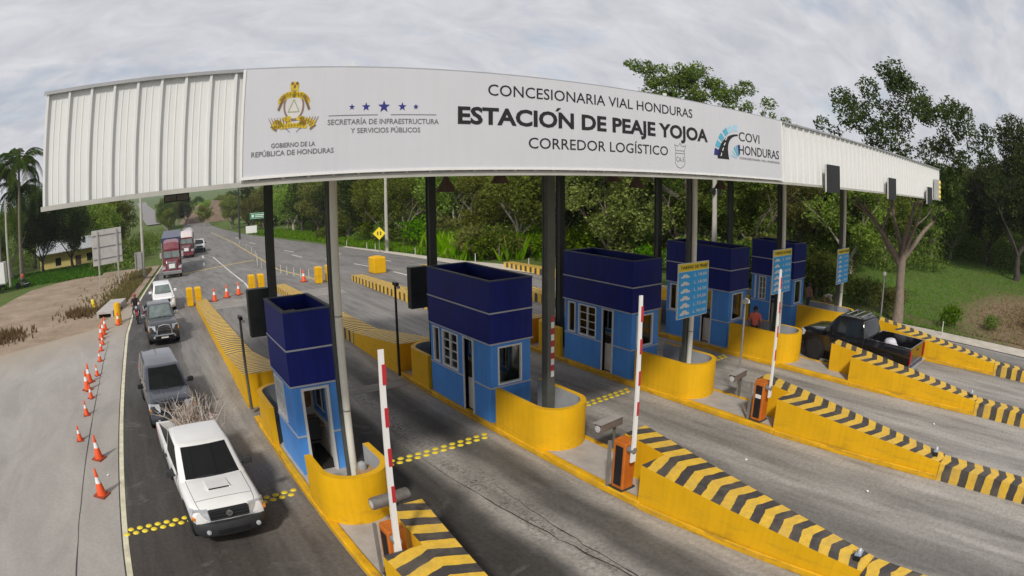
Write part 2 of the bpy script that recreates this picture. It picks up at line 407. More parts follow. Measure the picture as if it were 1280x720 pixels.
# scoured tyre sweep and dusty edge
dust = mth(t, 'DIVIDE', mth(t, 'SUBTRACT', mth(t, 'SUBTRACT', Y, mth(t, 'MULTIPLY', X, .5)), 26.5), 5.0); dust.node.use_clamp = True
c0 = mixc(t, mth(t, 'MULTIPLY', dust, .8), c0, (.33, .27, .20))
lk(t, c0, b.inputs['Base Color']); b.inputs['Roughness'].default_value = .9; bump(t, b, noise(t, 40, 5, .7, oc), .3, .01)
APL = [(24,-60),(24.6,-14.5),(27.2,-8.8),(30.2,-3.2),(35,-1.95),(36,-1.5)]
ap = struct(sheet('apron', frange(-25, 24, 1)+frange(24.5, 35, .5), lambda y: interp(APL, y), lambda y: rl(y)-.004, 6, .018, m))
jm = mat('joint_dark', (.06, .055, .05), .9)
jt = MB()
random.seed(3)
prev = None
for i in range(40):
    y = -4+i*.8; x = -3.15+.028*(y+3)+random.uniform(-.012, .012); w_ = random.uniform(.008, .02)
    cur = ((x-w_, y, .0215), (x+w_, y, .0215))
    if prev: jt.quad(prev[0], prev[1], cur[1], cur[0])
    prev = cur
jt.build('crack', jm, ap)
random.seed(8)
for x0, y0, y1, dx in ((5.45, 12.5, 1.5, .9), (6.2, 9.5, 3.0, -.2)):
    jt = MB(); prev = None; n = 34
    for i in range(n+1):
        s = i/n; y = y0+(y1-y0)*s; x = x0+dx*s+random.uniform(-.03, .03); w_ = random.uniform(.002, .016)*math.sin(math.pi*min(1, max(.05, s)))+.003
        cur = ((x-w_, y, .0145), (x+w_, y, .0145))
        if prev: jt.quad(prev[0], prev[1], cur[1], cur[0])
        prev = cur
    jt.build('crack', mat('oil_dark', (.03, .027, .025), .7), road_o)
# dirt lot
m, t, b = newmat('dirt'); oc = objco(t)
c0 = ramp(t, noise(t, .35, 9, .65, oc, .4), [(.25, (.19, .135, .085)), (.5, (.30, .225, .155)), (.75, (.40, .315, .225))])
c0 = mixc(t, 1., c0, ramp(t, noise(t, 6, 8, .75, oc), [(.3, .72), (.7, 1.22)]), 'MULTIPLY')
c0 = mixc(t, mth(t, 'MULTIPLY', ramp(t, noise(t, .9, 8, .75, oc, .6), [(.56, 0.), (.66, 1.)]), .55), c0, (.075, .07, .03))
lk(t, c0, b.inputs['Base Color']); b.inputs['Roughness'].default_value = .95; bump(t, b, noise(t, 5, 8, .7, oc), .8, .08)
DIRT = m
DL = [(20,-45),(36,-18),(42,-14),(50,-13.5),(56,-12.8),(60,-10),(64,-5)]
struct(sheet('dirt_lot', frange(20, 34, 2)+frange(35, 64, 1), lambda y: interp(DL, y), lambda y: interp(ROAD_L, y)-.25, 8, .003, DIRT))
# pale shoulder and kerb strip along the right side, and the painted lines
struct(sheet('verge', frange(-25, 34, 2)+frange(35, 60, 1), lambda y: rr(y)+.003, lambda y: rr(y)+interp([(-25,1.6),(10,1.3),(20,1.6),(30,2.0),(40,1.2),(60,.6)], y), 1, .035, CONCP))
YSL = frange(-12, 34, 1)+frange(35, 60, 1)+frange(62, 120, 2)
struct(sheet('edge_line', YSL, lambda y: rl(y)+.03, lambda y: rl(y)+.16, 1, .0155, STUDB))
def dash(y0, y1, x0, x1, w_, m_, nm='lane_dash'):
    n = max(2, int((y1-y0)/1.0)+1)
    ys_ = [y0+(y1-y0)*i/n for i in range(n+1)]
    return struct(sheet(nm, ys_, lambda y: x0+(x1-x0)*(y-y0)/(y1-y0)-w_/2, lambda y: x0+(x1-x0)*(y-y0)/(y1-y0)+w_/2, 1, .0145, m_))
for y0, y1, x0, x1 in ((33,36,16.35,16.35),(40.2,43,16.4,16.35),(46,49,16.2,16.1),(53,57,15.2,15.3),(60,64,16.3,16.3),(68,73,16.2,16.2),(80,85,16.3,16.5),(95,101,16.8,17.1),(52,56,18.6,18.6),(42,45,18.9,18.8)):
    dash(y0, y1, x0, x1, .16, LINEW)
for (y0, x0), (y1, x1) in zip([(36,6.8),(39.6,7.1),(46.3,7.4),(56,7.9)], [(39.4,7.1),(46.1,7.4),(55.8,7.9),(66,8.4)]): dash(y0, y1, x0, x1, .13, LINEW, 'lane_line')
for (y0, x0), (y1, x1) in zip([(36.5,11.3),(45,10.9),(59,12.2),(90,14.7)], [(44.9,10.9),(58.9,12.2),(89.9,14.7),(130,16.3)]): dash(y0, y1, x0, x1, .18, LINEY, 'median_line')
dash(56.3, 60, 6.2, 6.6, .2, LINEW); dash(66, 70, 7.2, 7.6, .2, LINEW)
# old yellow stop band across the approach, pale strips in the lanes
m_ = LINEY
v = [(2.4, 49.6), (11.2, 55.4), (11.2, 55.9), (2.4, 50.2)]
bandmb = MB(); N_ = 8
for i in range(N_):
    a, c_ = i/N_, (i+1)/N_
    P = lambda s, o: (2.4+8.8*s, 49.8+5.9*s+o, gz(49.8+5.9*s+o)+.016)
    bandmb.quad(P(a, 0), P(c_, 0), P(c_, .5), P(a, .5))
struct(bandmb.build('stop_band', LINEY))
for k_, (x0, x1, y0, y1) in enumerate(((4.05, 7.65, 16.0, 16.6), (9.1, 12.5, 16.6, 17.1), (2.9, 11.4, 31.0, 33.2), (4.1, 7.4, 20.6, 20.9))):
    struct(B(x0, x1, y0, y1, -.05, .0165+.0006*k_).build('concrete_strip', mat('worn_concrete_strip', (.25, .235, .215), .9, var=.2, scale=2, dirt=.6)))
# distant stretch of the highway and far hills
struct(sheet('highway', [215,250,290,340,400,480,560,700], lambda y: interp([(215,2),(290,.5),(400,1),(560,-3),(700,-6)], y), lambda y: interp([(215,12),(290,9),(400,11),(560,7),(700,6)], y), 2, .3, mat('far_asphalt', (.22, .21, .20), .9)))
random.seed(11)
def hills(name, d, h, az0, az1, n, seed, m_):
    random.seed(seed); ph = [random.uniform(0, 6.28) for _ in range(6)]
    v = []; f = []; K = 7
    for i in range(n+1):
        az = az0+(az1-az0)*i/n
        hh_ = h*(.45+.28*math.sin(az*7+ph[0])+.18*math.sin(az*17+ph[1])+.09*math.sin(az*41+ph[2])+.05*math.sin(az*83+ph[3]))
        for j in range(K):
            s = j/(K-1); dd = d*(1+.6*s)
            v.append((dd*math.sin(az), dd*math.cos(az), -20+(hh_+20)*math.sin(s*math.pi/2)))
    for i in range(n):
        for j in range(K-1): a = i*K+j; f.append((a, a+1, a+K+1, a+K))
    me = bpy.data.meshes.new(name); me.from_pydata(v, [], f); me.materials.append(m_); me.polygons.foreach_set('use_smooth', [True]*len(f))
    return struct(place(name, me))
hills('hills', 2200, 22, R(-20), R(100), 160, 5, mat('far_hill_forest', (.05, .085, .045), .95, var=.4, scale=.01))
hills('hills', 900, 18, R(-25), R(60), 160, 9, mat('mid_hill_forest', (.045, .075, .03), .95, var=.5, scale=.03))
# ------------------------------------------------------------------ toll islands
KX = [2.6, 7.7, 12.6, 17.5, 22.35]
IW = 1.4
CHEV_A = chevmat('chevron_paint_up', 1); CHEV_B = chevmat('chevron_paint_down', -1)
CHEV_RA = chevmat('chevron_fine_up', 1, .36, .29, .42); CHEV_RB = chevmat('chevron_fine_down', -1, .36, .29, .42)
TAIL_A = chevmat('tail_stripes_up', 1, .36, .5, .48); TAIL_B = chevmat('tail_stripes_down', -1, .36, .5, .48)
ORD = ['leftmost', 'second from the left', 'middle', 'fourth from the left', 'rightmost']
def u_wall(name, w, y_open, y_round, h, parent):
    """U-shaped yellow guard wall; open side at y_open, rounded towards y_round. local x from 0..w"""
    sgn = 1 if y_round > y_open else -1
    r_ = w/2; t_ = .13
    yc = y_round - sgn*r_*.92
    outer = [(0, y_open)]; inner = [(t_, y_open)]
    for i in range(17):
        a = math.pi - math.pi*i/16
        outer.append((r_+r_*math.cos(a), yc+sgn*r_*.92*math.sin(a)))
        inner.append((r_+(r_-t_)*math.cos(a), yc+sgn*(r_*.92-t_)*math.sin(a)))
    outer.append((w, y_open)); inner.append((w-t_, y_open))
    mb = MB(); n = len(outer)
    for i in range(n-1):
        o0, o1, i0, i1 = outer[i], outer[i+1], inner[i], inner[i+1]
        z0, z1 = .15, h
        mb.cur = 0
        mb.quad((*o0, z0), (*o1, z0), (*o1, z1), (*o0, z1)); mb.quad((*o0, z1), (*o1, z1), (*i1, z1), (*i0, z1))
        mb.cur = 1
        mb.quad((*i0, z0), (*i0, z1), (*i1, z1), (*i1, z0))
    mb.cur = 0
    for o0, i0 in ((outer[0], inner[0]), (outer[-1], inner[-1])): mb.quad((*o0, .15), (*o0, h), (*i0, h), (*i0, .15))
    me = mb.mesh(name, [YELLOW, mat('pale_grey_render', (.36, .37, .38), .8, var=.1)], smooth=35)
    bm = bmesh.new(); bm.from_mesh(me); bmesh.ops.remove_doubles(bm, verts=bm.verts, dist=.0005); bmesh.ops.recalc_face_normals(bm, faces=bm.faces); bm.to_mesh(me); bm.free()
    me.set_sharp_from_angle(angle=R(50))
    return place(name, me, parent)
BOOTH = [dict(x=2.80, w=1.04, y0=11.46, y1=13.15), dict(x=7.74, w=1.23, y0=11.88, y1=14.9), dict(x=12.68, w=1.23, y0=12.13, y1=15.15), dict(x=17.73, w=1.23, y0=12.25, y1=15.25), dict(x=22.25, w=1.15, y0=12.05, y1=14.25)]
ILAB = ['leftmost toll island with yellow kerb, under the booth with the open door', 'second toll island from the left, next to the two-tone column with red and white tape', 'middle toll island with yellow kerb and striped ramps', 'fourth toll island from the left, its striped ramp in front of the black pickup', 'rightmost toll island, its striped ramp behind the black pickup']
for i, kx in enumerate(KX):
    t_ = thing('toll_island', ILAB[i], 'traffic island', (kx+IW/2, 0, 0), group='toll islands between the lanes')
    h = IW/2; bo = BOOTH[i]
    yb = bo['y1']+2.0 if i else 15.4
    B(-h+.17, h-.17, 6.9, yb, 0, .150).build('platform', CONC, t_)
    B(-h, -h+.168, 6.9, yb, 0, .158).build('kerb', YKERB, t_, bevel=.03); B(h-.168, h, 8.0, yb, 0, .158).build('kerb', YKERB, t_, bevel=.03)
    # exit ramp with the notch for the barrier housing
    zt_ = lambda x, y: .44+(y-2.0)*.1
    mb = MB(); mb.cur = 0; mb.top = 1
    ch = CHEV_A if i < 2 else CHEV_B
    L2, R2 = -h+.27, -h+.80
    poly = [(L2, 2.0), (R2, 2.0), (h-.12, 8.05), (-.02, 8.05), (-.02, 6.95), (-h+.03, 6.95)]
    mb.prism(poly, 0, zt_); mb.build('exit_ramp', [YELLOW, ch], t_)
    mb = MB(); mb.cur = 0; mb.top = 0
    mb.prism([(L2+.03, -9), (R2-.03, -9), (R2+.02, 1.99), (L2-.02, 1.99)], 0, lambda x, y: .33+(y+9)*.0075)
    mb.build('ramp_tail', [TAIL_A if i < 2 else TAIL_B], t_)
    # kerb plinth at the foot of the exit ramp
    MB().prism([(-h-.02, 6.89), (L2-.06, 2.0), (L2-.005, 2.0), (-h+.02, 6.89)], 0, .14).build('plinth', YKERB, t_, bevel=.02)
    # rear (approach) ramp and its low striped nose
    y0 = yb+.02 if i else 16.2
    y0 = max(y0, 16.4); y1 = y0+4.2
    mb = MB(); mb.top = 1
    mb.prism([(-h+.04, y0), (h-.06, y0), (h-.2, y1), (-h+.16, y1)], 0, lambda x, y: 1.0-(y-y0)*.13)
    ch = CHEV_RA if i < 2 else CHEV_RB
    mb.build('approach_ramp', [YELLOW, ch], t_)
    ye = [32.6, 34.2, 34.4, 35.4, 33.0][i]
    mb = MB(); mb.top = 1
    mb.prism([(-h+.17, y1+.01), (h-.21, y1+.01), (h-.45, ye), (-h+.3, ye)], 0, lambda x, y: .44-(y-y1)*.008)
    mb.build('approach_nose', [YELLOW if i == 0 else chevmat('nose_side_stripes', 0, 0, .5, .45), ch], t_)
    w_ = IW-.02
    fy = {0: 9.1, 1: 9.62, 2: 9.65, 3: 9.4, 4: 9.3}[i]
    o = u_wall('guard_wall', 1.36, bo['y0']-.22 if i else 10.45, fy, 1.12, t_); o.location.x = -.67
    ry = yb-.35
    o = u_wall('guard_wall', 1.36, bo['y1']+.12, ry, 1.10, t_); o.location.x = -.67

# ------------------------------------------------------------------ toll booths
def wall_boxes(mb, axis, a0, a1, z0, z1, p0, p1, holes):
    As = sorted({a0, a1, *[q for h in holes for q in h[:2]]}); Zs = sorted({z0, z1, *[q for h in holes for q in h[2:]]})
    for i in range(len(As)-1):
        for j in range(len(Zs)-1):
            ca, cz = (As[i]+As[i+1])/2, (Zs[j]+Zs[j+1])/2
            if any(h[0] < ca < h[1] and h[2] < cz < h[3] for h in holes): continue
            if axis == 'x': mb.box(As[i], As[i+1], p0, p1, Zs[j], Zs[j+1])
            else: mb.box(p0, p1, As[i], As[i+1], Zs[j], Zs[j+1])
def wbuild(mb, name, m_, parent):
    me = mb.mesh(name, m_)
    bm = bmesh.new(); bm.from_mesh(me); bmesh.ops.remove_doubles(bm, verts=bm.verts, dist=.0004)
    # drop the faces shared by two touching cells
    seen = {}
    for f_ in bm.faces: seen.setdefault(tuple(sorted(v_.index for v_ in f_.verts)), []).append(f_)
    dead = [f_ for l in seen.values() if len(l) > 1 for f_ in l]
    bmesh.ops.delete(bm, geom=dead, context='FACES_ONLY'); bmesh.ops.recalc_face_normals(bm, faces=bm.faces); bm.to_mesh(me); bm.free()
    return place(name, me, parent)
def window(axis, a0, a1, z0, z1, p, out, parent, mull=(), bars=(), fw=.038, pane=GLASS):
    """framed window in a wall whose outer face is at p, outwards = out (+1/-1)"""
    mb = MB()
    def bx(b0, b1, c0, c1, d0=.02, d1=-.05):
        q0, q1 = sorted((p+out*d0, p+out*d1))
        if axis == 'x': mb.box(b0, b1, q0, q1, c0, c1)
        else: mb.box(q0, q1, b0, b1, c0, c1)
    bx(a0, a1, z0, z0+fw); bx(a0, a1, z1-fw, z1); bx(a0, a0+fw, z0+fw, z1-fw); bx(a1-fw, a1, z0+fw, z1-fw)
    for m_ in mull: bx(m_-.014, m_+.014, z0+fw, z1-fw, .017)
    for zb in bars: bx(a0+fw, a1-fw, zb-.008, zb+.008, .012, -.03)
    w_ = mb.build('window', mat('bright_frame_paint', (.80, .80, .78), .45, var=.05), parent)
    mb = MB()
    edges = [a0+fw]+list(mull)+[a1-fw]
    for e0, e1 in zip(edges, edges[1:]):
        mb = MB(); q = p-out*.035
        if axis == 'x': mb.box(e0, e1, min(q, q-out*.008), max(q, q-out*.008), z0+fw, z1-fw)
        else: mb.box(min(q, q-out*.008), max(q, q-out*.008), e0, e1, z0+fw, z1-fw)
        mb.build('pane', pane, w_)
    return w_
m, t, b = newmat('booth_glass')
tr = t.nodes.new('ShaderNodeBsdfTransparent'); tr.inputs[0].default_value = (.84, .87, .85, 1)
gl = t.nodes.new('ShaderNodeBsdfGlossy'); gl.inputs['Roughness'].default_value = .03; gl.inputs[0].default_value = (.8, .8, .8, 1)
fr = t.nodes.new('ShaderNodeFresnel'); fr.inputs[0].default_value = 1.6
mxs = t.nodes.new('ShaderNodeMixShader'); lk(t, fr.outputs[0], mxs.inputs[0]); lk(t, tr.outputs[0], mxs.inputs[1]); lk(t, gl.outputs[0], mxs.inputs[2])
lk(t, mxs.outputs[0], t.nodes['Material Output'].inputs[0])
BGLASS = m; MATS['booth_glass'] = m
BLAB = ['leftmost blue toll booth, its front door standing open', 'second blue toll booth from the left, beside the striped-tape column', 'middle blue toll booth, behind the long red and white barrier arm', 'fourth blue toll booth, behind the nearest tariff board', 'rightmost blue toll booth, farthest from the camera']
INTER = mat('booth_interior_paint', (.15, .16, .15), .8, var=.15)
for i, bo in enumerate(BOOTH):
    w, L = bo['w'], bo['y1']-bo['y0']
    t_ = thing('toll_booth', BLAB[i], 'toll booth', (bo['x'], bo['y0'], .15), group='toll booths')
    z0, zs, zt, zm, zb = 0, 1.96, 3.45, 2.71, .885
    if i == 4: zs, zt, zm, zb = 1.94, 3.38, 2.66, .87
    e = .035; tk = .1
    # walls
    if i == 0:
        fh = [(.27, .78, 0, 1.86)]; lh = [(.75, L-.15, .95, 1.86)]
    else:
        fh = [(e+.2, w-.30, .93, 1.88)]
        d0 = .82 if i < 4 else .7
        lh = [(d0, d0+.40, 0, 1.9), (d0+.70, L-.2, .93, 1.9)]
    mb = MB(); wall_boxes(mb, 'x', e, w-e, 0, zs, e, e+tk, fh); wbuild(mb, 'wall', BLUE, t_)
    mb = MB(); wall_boxes(mb, 'y', e+tk, L-e-tk, 0, zs, e, e+tk, lh); wbuild(mb, 'wall', BLUE, t_)
    rh = [(q[0], q[1], max(q[2], .93), q[3]) for q in lh]
    mb = MB(); wall_boxes(mb, 'y', e+tk, L-e-tk, 0, zs, w-e-tk, w-e, rh); wbuild(mb, 'wall', BLUE, t_)
    mb = MB(); wall_boxes(mb, 'x', e, w-e, 0, zs, L-e-tk, L-e, []); wbuild(mb, 'wall', BLUE, t_)
    # inside: floor, desk, chair back, lining added to lighten it
    B(e+tk, w-e-tk, e+tk, L-e-tk, .002, .02).build('floor', DARKIN, t_)
    B(e+tk+.01, w-e-tk-.01, L*.5, L-e-tk-.01, .70, .74).build('desk', WOOD, t_)
    cb = MB(); cb.box(w*.5-.2, w*.5+.2, L*.36, L*.36+.38, .42, .48); cb.box(w*.5-.2, w*.5+.2, L*.36, L*.36+.06, .5, 1.0); cb.tube([(w*.5, L*.36+.19, .02), (w*.5, L*.36+.19, .42)], .04)
    cb.build('chair', BLACK, t_, bevel=.02)
    LIN = mat('brightening_cream_lining', (.72, .68, .60), .8, var=.1); zl_ = zs-.06  # pale panels added to brighten the inside seen through the windows
    B(e+tk+.002, w-e-tk-.002, L-e-tk-.012, L-e-tk-.003, .03, zl_).build('added_lining', LIN, t_)
    for x0_ in (e+tk+.003, w-e-tk-.011):
        B(x0_, x0_+.008, e+tk+.01, L-e-tk-.02, .03, .86).build('added_lining', LIN, t_)
    B(e+tk+.02, w-e-tk-.02, e+tk+.02, L-e-tk-.02, zl_, zl_+.02).build('ceiling', LIN, t_)
    # openings
    if i == 0:
        mb = MB(); mb.box(.22, .275, e-.03, e+tk+.02, 0, 1.91); mb.box(.775, .83, e-.03, e+tk+.02, 0, 1.91); mb.box(.275, .775, e-.03, e+tk+.02, 1.855, 1.91)
        mb.build('door_frame', WHITEF, t_)
        dl = MB(); dl.box(0, .035, 0, .48, .02, 1.84); d_ = dl.build('door', WHITEF, t_, loc=(.235, e+tk+.03, 0)); d_.rotation_euler.z = R(-3)
        B(-.03, .06, .40, .45, .95, 1.0).build('handle', GALV, d_)
        window('y', .75, L-.15, .95, 1.86, e, -1, t_, mull=(1.0, 1.25), bars=(1.2, 1.5), pane=BGLASS)
        bb = MB(); bb.box(.40, .75, L-.55, L-.2, 1.05, 1.75); bb.build('hanging_coat', mat('brown_coat', (.20, .09, .03), .9, var=.4, scale=6), t_, bevel=.08)
        window('y', .75, L-.15, .95, 1.86, w-e, 1, t_, mull=(1.1,), pane=BGLASS)
    else:
        window('x', *fh[0], e, -1, t_, pane=BGLASS)
        mb = MB()
        mb.box(e-.03, e+tk, d0-.045, d0+.0, 0, 1.93); mb.box(e-.03, e+tk, d0+.40, d0+.445, 0, 1.93); mb.box(e-.03, e+tk, d0, d0+.40, 1.895, 1.93)
        mb.build('door_frame', WHITEF, t_)
        a0, a1 = lh[1][0], lh[1][1]; q = a0+(a1-a0)*.62
        window('y', a0, q, .93, 1.9, e, -1, t_, mull=((a0+q)/2,), bars=(1.17, 1.41, 1.65), pane=BGLASS)
        B(e-.004, e+tk, q+.001, q+.14, .93, 1.9).build('pier', BLUE, t_)
        window('y', q+.141, a1, .93, 1.9, e, -1, t_, pane=BGLASS)
        for a_, b_ in ((d0, d0+.4), (a0, a1)): window('y', a_, b_, .93, 1.9, w-e, 1, t_, mull=((a_+b_)/2,), pane=BGLASS)
    # belt trim
    mb = MB(); tt = .018
    fd = (.22, .83) if i == 0 else None
    if fd: mb.box(e-tt, fd[0], e-tt, e+.001, zb-.018, zb+.018); mb.box(fd[1], w-e, e-tt, e+.001, zb-.018, zb+.018)
    else: mb.box(e-tt, w-e+tt, e-tt, e+.001, zb-.018, zb+.018)
    if i == 0: mb.box(e-tt, e+.001, e+.001, L-e, zb-.018, zb+.018)
    else: mb.box(e-tt, e+.001, e+.001, d0-.05, zb-.018, zb+.018); mb.box(e-tt, e+.001, d0+.45, L-e, zb-.018, zb+.018)
    mb.box(w-e-.001, w-e+tt, e+.001, L-e, zb-.018, zb+.018)
    mb.build('belt_trim', TRIM, t_)
    # parapet: four panels open at the top, roof deck and air conditioner inside
    pk = .06
    mb = MB()
    mb.box(0, w, 0, pk, zs, zt); mb.box(0, w, L-pk, L, zs, zt); mb.box(0, pk, pk, L-pk, zs, zt); mb.box(w-pk, w, pk, L-pk, zs, zt)
    mb.build('parapet', NAVY, t_)
    mb = MB(); c_ = .012
    mb.box(-c_, w+c_, -c_, pk+c_, zt, zt+.025); mb.box(-c_, w+c_, L-pk-c_, L+c_, zt, zt+.025); mb.box(-c_, pk+c_, pk+c_, L-pk-c_, zt, zt+.025); mb.box(w-pk-c_, w+c_, pk+c_, L-pk-c_, zt, zt+.025)
    mb.build('coping', mat('coping_grey_blue', (.045, .055, .085), .5), t_)
    B(pk, w-pk, pk, L-pk, zs+.35, zs+.4).build('roof_deck', mat('roof_deck', (.10, .12, .11), .9, var=.3), t_)
    B(.02, w-.02, .02, L-.02, zs-.004, zs+.01).build('soffit', NAVY, t_)
    ac = MB(); ac.box(pk+.04, pk+.55, L-1.05 if L > 2 else L-.8, L-.35, zs+.4, zs+1.28); ac.build('air_conditioner', mat('ac_unit', (.42, .43, .40), .6), t_, bevel=.03)
    mb = MB(); s_ = .014
    for z_ in (zm, zs+.012):
        hh_ = .016
        mb.box(-s_, w+s_, -s_, -.0005, z_-hh_, z_+hh_); mb.box(-s_, -.0005, -.0005, L+s_, z_-hh_, z_+hh_); mb.box(w+.0005, w+s_, -.0005, L+s_, z_-hh_, z_+hh_)
    mb.build('parapet_trim', TRIM, t_)

# ------------------------------------------------------------------ canopy
FL = math.hypot(26.743+1.413, 6.283-7.071); FANG = math.atan2(6.283-7.071, 28.156)
can = thing('canopy', 'long cream ribbed-metal toll canopy spanning all the lanes', 'canopy', (-1.413, 7.071, 0))
can.rotation_euler = (0, .0065, FANG)
ZB, ZT, DEP = 6.085, 7.444, 11.2
NP = 90; PW = FL/NP
pm = MB()
pm.box(0, PW, 0, .012, 0, ZT-ZB)                              # pan
rw = .055
rr_ = []
for z in (0, ZT-ZB): rr_.append([(0.002, 0, z), (.014, -.045, z), (rw-.012, -.045, z), (rw, 0, z)])
pm.rings(rr_, cap=True)
for kx in (.33, .66): 
    a_ = rw+(PW-rw)*kx; pm.rings([[(a_-.012, 0, z), (a_-.004, -.006, z), (a_+.004, -.006, z), (a_+.012, 0, z)] for z in (0, ZT-ZB)])
panel_me = pm.mesh('fascia_panel', CREAM)
for i in range(NP): place('fascia_panel', panel_me, can, (i*PW, 0, ZB))
NS = int(DEP/PW)
for i in range(NS):
    o = place('fascia_panel', panel_me, can, (0, DEP-.02-i*PW, ZB)); o.rotation_euler.z = R(-90)
    o = place('fascia_panel', panel_me, can, (FL, i*PW+.02, ZB)); o.rotation_euler.z = R(90)
mb = MB()
for i in range(NP): mb.box(i*PW, (i+1)*PW, DEP-.012, DEP, ZB, ZT); mb.box(i*PW, i*PW+rw, DEP, DEP+.045, ZB, ZT)
mb.build('rear_fascia', CREAM, can)
B(.02, FL-.02, .02, DEP-.02, ZB+.45, ZB+.52).build('roof', ROOFG, can)
mb = MB()
mb.box(-.03, FL+.03, -.062, -.047, ZT-.035, ZT+.006); mb.box(-.03, FL+.03, -.047, .05, ZT+.001, ZT+.006)
mb.build('top_flashing', mat('flashing_grey', (.36, .365, .37), .5, .3, var=.1), can)
mb = MB(); mb.box(-.02, FL+.02, -.058, -.0465, ZB-.004, ZB+.05); mb.build('bottom_rail', mat('rail_cream', (.42, .41, .37), .5, var=.12), can)
mb = MB()
for i in range(0, 6): y = .35+i*(DEP-.7)/5; mb.box(.05, FL-.05, y-.05, y+.05, ZB+.2, ZB+.45)
for i in range(0, 19): x = .2+i*(FL-.4)/18; mb.box(x-.04, x+.04, .1, DEP-.1, ZB+.12, ZB+.2)
mb.build('roof_frame', STEELM, can)
# little clips along the top edge
for x in (3.95, 6.6, 9.2, 11.3, 13.6, 16, 18.5, 21, 24): B(x, x+.05, -.06, -.02, ZT+.007, ZT+.05).build('clip', CREAM, can)
# columns
COLS = [((3.70, 10.95), 'front column with cream downpipe in front of the leftmost booth', 0, .12, True, STEELM), ((8.78, 11.02), 'stout two-tone front column with red and white tape beside the second booth', 1, .21, False, STEELM),
        ((13.66, 10.93), 'front column with cream downpipe carrying the nearest tariff board', 2, .12, True, STEELM), ((18.62, 10.75), 'front column carrying the middle tariff board', 3, .13, True, STEELG), ((23.66, 10.42), 'front column with cream downpipe carrying the farthest tariff board', 4, .12, True, STEELM),
        ((3.42, 14.9), 'dark rear column behind the leftmost booth', 0, .20, False, STEELG), ((8.55, 16.1), 'dark rear column behind the second booth', 1, .22, False, STEELG), ((13.45, 16.25), 'dark rear column seen just right of the taped column', 2, .22, False, STEELG), ((18.4, 16.3), 'dark rear column behind the middle booth', 3, .22, False, STEELG), ((23.1, 16.05), 'dark rear column behind the fourth booth', 4, .22, False, STEELG)]
for (x, y), lab, i, s_, pipe, m_ in COLS:
    t_ = thing('canopy_column', lab, 'column', (x, y, .15), group='canopy columns')
    h_ = s_/2
    top = 6.2
    mb = MB()
    mb.box(-h_, h_, -h_, -h_+.03, 0, top); mb.box(-h_, h_, h_-.03, h_, 0, top); mb.box(-h_*.75, -h_*.55, -h_+.03, h_-.03, 0, top); mb.box(h_*.55, h_*.75, -h_+.03, h_-.03, 0, top)
    mb.build('shaft', m_, t_)
    B(-h_-.06, h_+.06, -h_-.06, h_+.06, 0, .025).build('base_plate', m_, t_)
    if pipe:
        px_ = .04 if i == 0 else .07; p_ = MB(); p_.tube([(px_, -h_-.085, .1), (px_, -h_-.085, top-.1)], .075, 12); pp = p_.build('downpipe', PIPE, t_, smooth=True)
        for z in (1.55, 3.4): MB().lathe([(.08, z), (.08, z+.03)], 12, (px_, -h_-.085, 0)).build('pipe_clip', GALV, pp)
    if i == 1 and y < 12:
        p_ = MB(); p_.tube([(h_+.07, .1, .05), (h_+.07, .1, top-.1)], .05, 8); p_.build('downpipe', mat('weathered_pipe', (.40, .38, .28), .6, var=.2), t_, smooth=True)
        for q in range(10):
            z = 1.25+q*.145; B(h_-.11, h_-.02, -h_-.006, -h_-.001, z, z+.143).build('tape', RED if q % 2 else WHITE, t_)
# hanging lamps under the canopy
for n_, (x, y, z) in enumerate(((7.6, 13.5, 5.62), (9.25, 13.6, 5.78), (13.2, 13.5, 5.8), (14.0, 13.3, 5.62), (18.6, 13.4, 5.6))):
    t_ = thing('canopy_lamp', ['first', 'second', 'third', 'fourth', 'fifth'][n_]+' brown bell lamp from the left hanging under the canopy', 'lamp', (x, y, z), group='bell lamps under the canopy')
    MB().lathe([(.04, .40), (.07, .33), (.10, .26), (.24, .02), (.25, 0), (.235, 0), (.09, .25), (.02, .30)], 14).build('shade', mat('brown_lamp_shade', (.16, .10, .08), .5), t_, smooth=True)
    MB().lathe([(.02, .24), (.055, .14), (.06, .06), (.03, 0.0)], 10).build('bulb', mat('milky_bulb', (.8, .8, .76), .3), t_, smooth=True)
    MB().tube([(0, 0, .38), (0, 0, 6.3-z)], .012, 5).build('cord', BLACK, t_)
# lane signal boxes on the fascia
for n_, (x, z, lab) in enumerate(((13.98, 6.22, 'nearest black lane signal box hung on the canopy edge'), (18.85, 6.14, 'middle black lane signal box hung on the canopy edge'), (24.05, 6.06, 'farthest black lane signal box hung on the canopy edge'))):
    yy = 7.071+(x+1.413)*math.tan(FANG)
    t_ = thing('lane_signal', lab, 'lane signal', (x, yy-.2, z), FANG, 'lane signals on the canopy edge')
    B(-.40, .40, -.03, .02, -.33, .33).build('case', mat('signal_case', (.55, .55, .54), .5), t_, bevel=.005)
    B(-.39, .40, -.05, -.0305, -.335, .335).build('screen', BLACK, t_)
    B(-.05, .05, .02, .19, -.2, .2).build('bracket', GALV, t_)
# small lamp panel at the far end of the canopy
x = 25.9; yy = 7.071+(x+1.413)*math.tan(FANG)
t_ = thing('warning_light_board', 'small grey panel with a row of yellow lamps at the far canopy end', 'panel', (x, yy-.13, 6.35), FANG)
B(-.5, .5, -.03, .06, -.42, .42).build('panel', mat('panel_grey', (.42, .42, .42), .6), t_)
for q in range(4): MB().lathe([(.09, 0), (.07, .05), (.01, .06)], 10, mtx=Matrix.Translation((.3, -.031, -.3+q*.2)) @ Matrix.Rotation(R(90), 4, 'X')).build('lamp', SIGNYEL, t_)
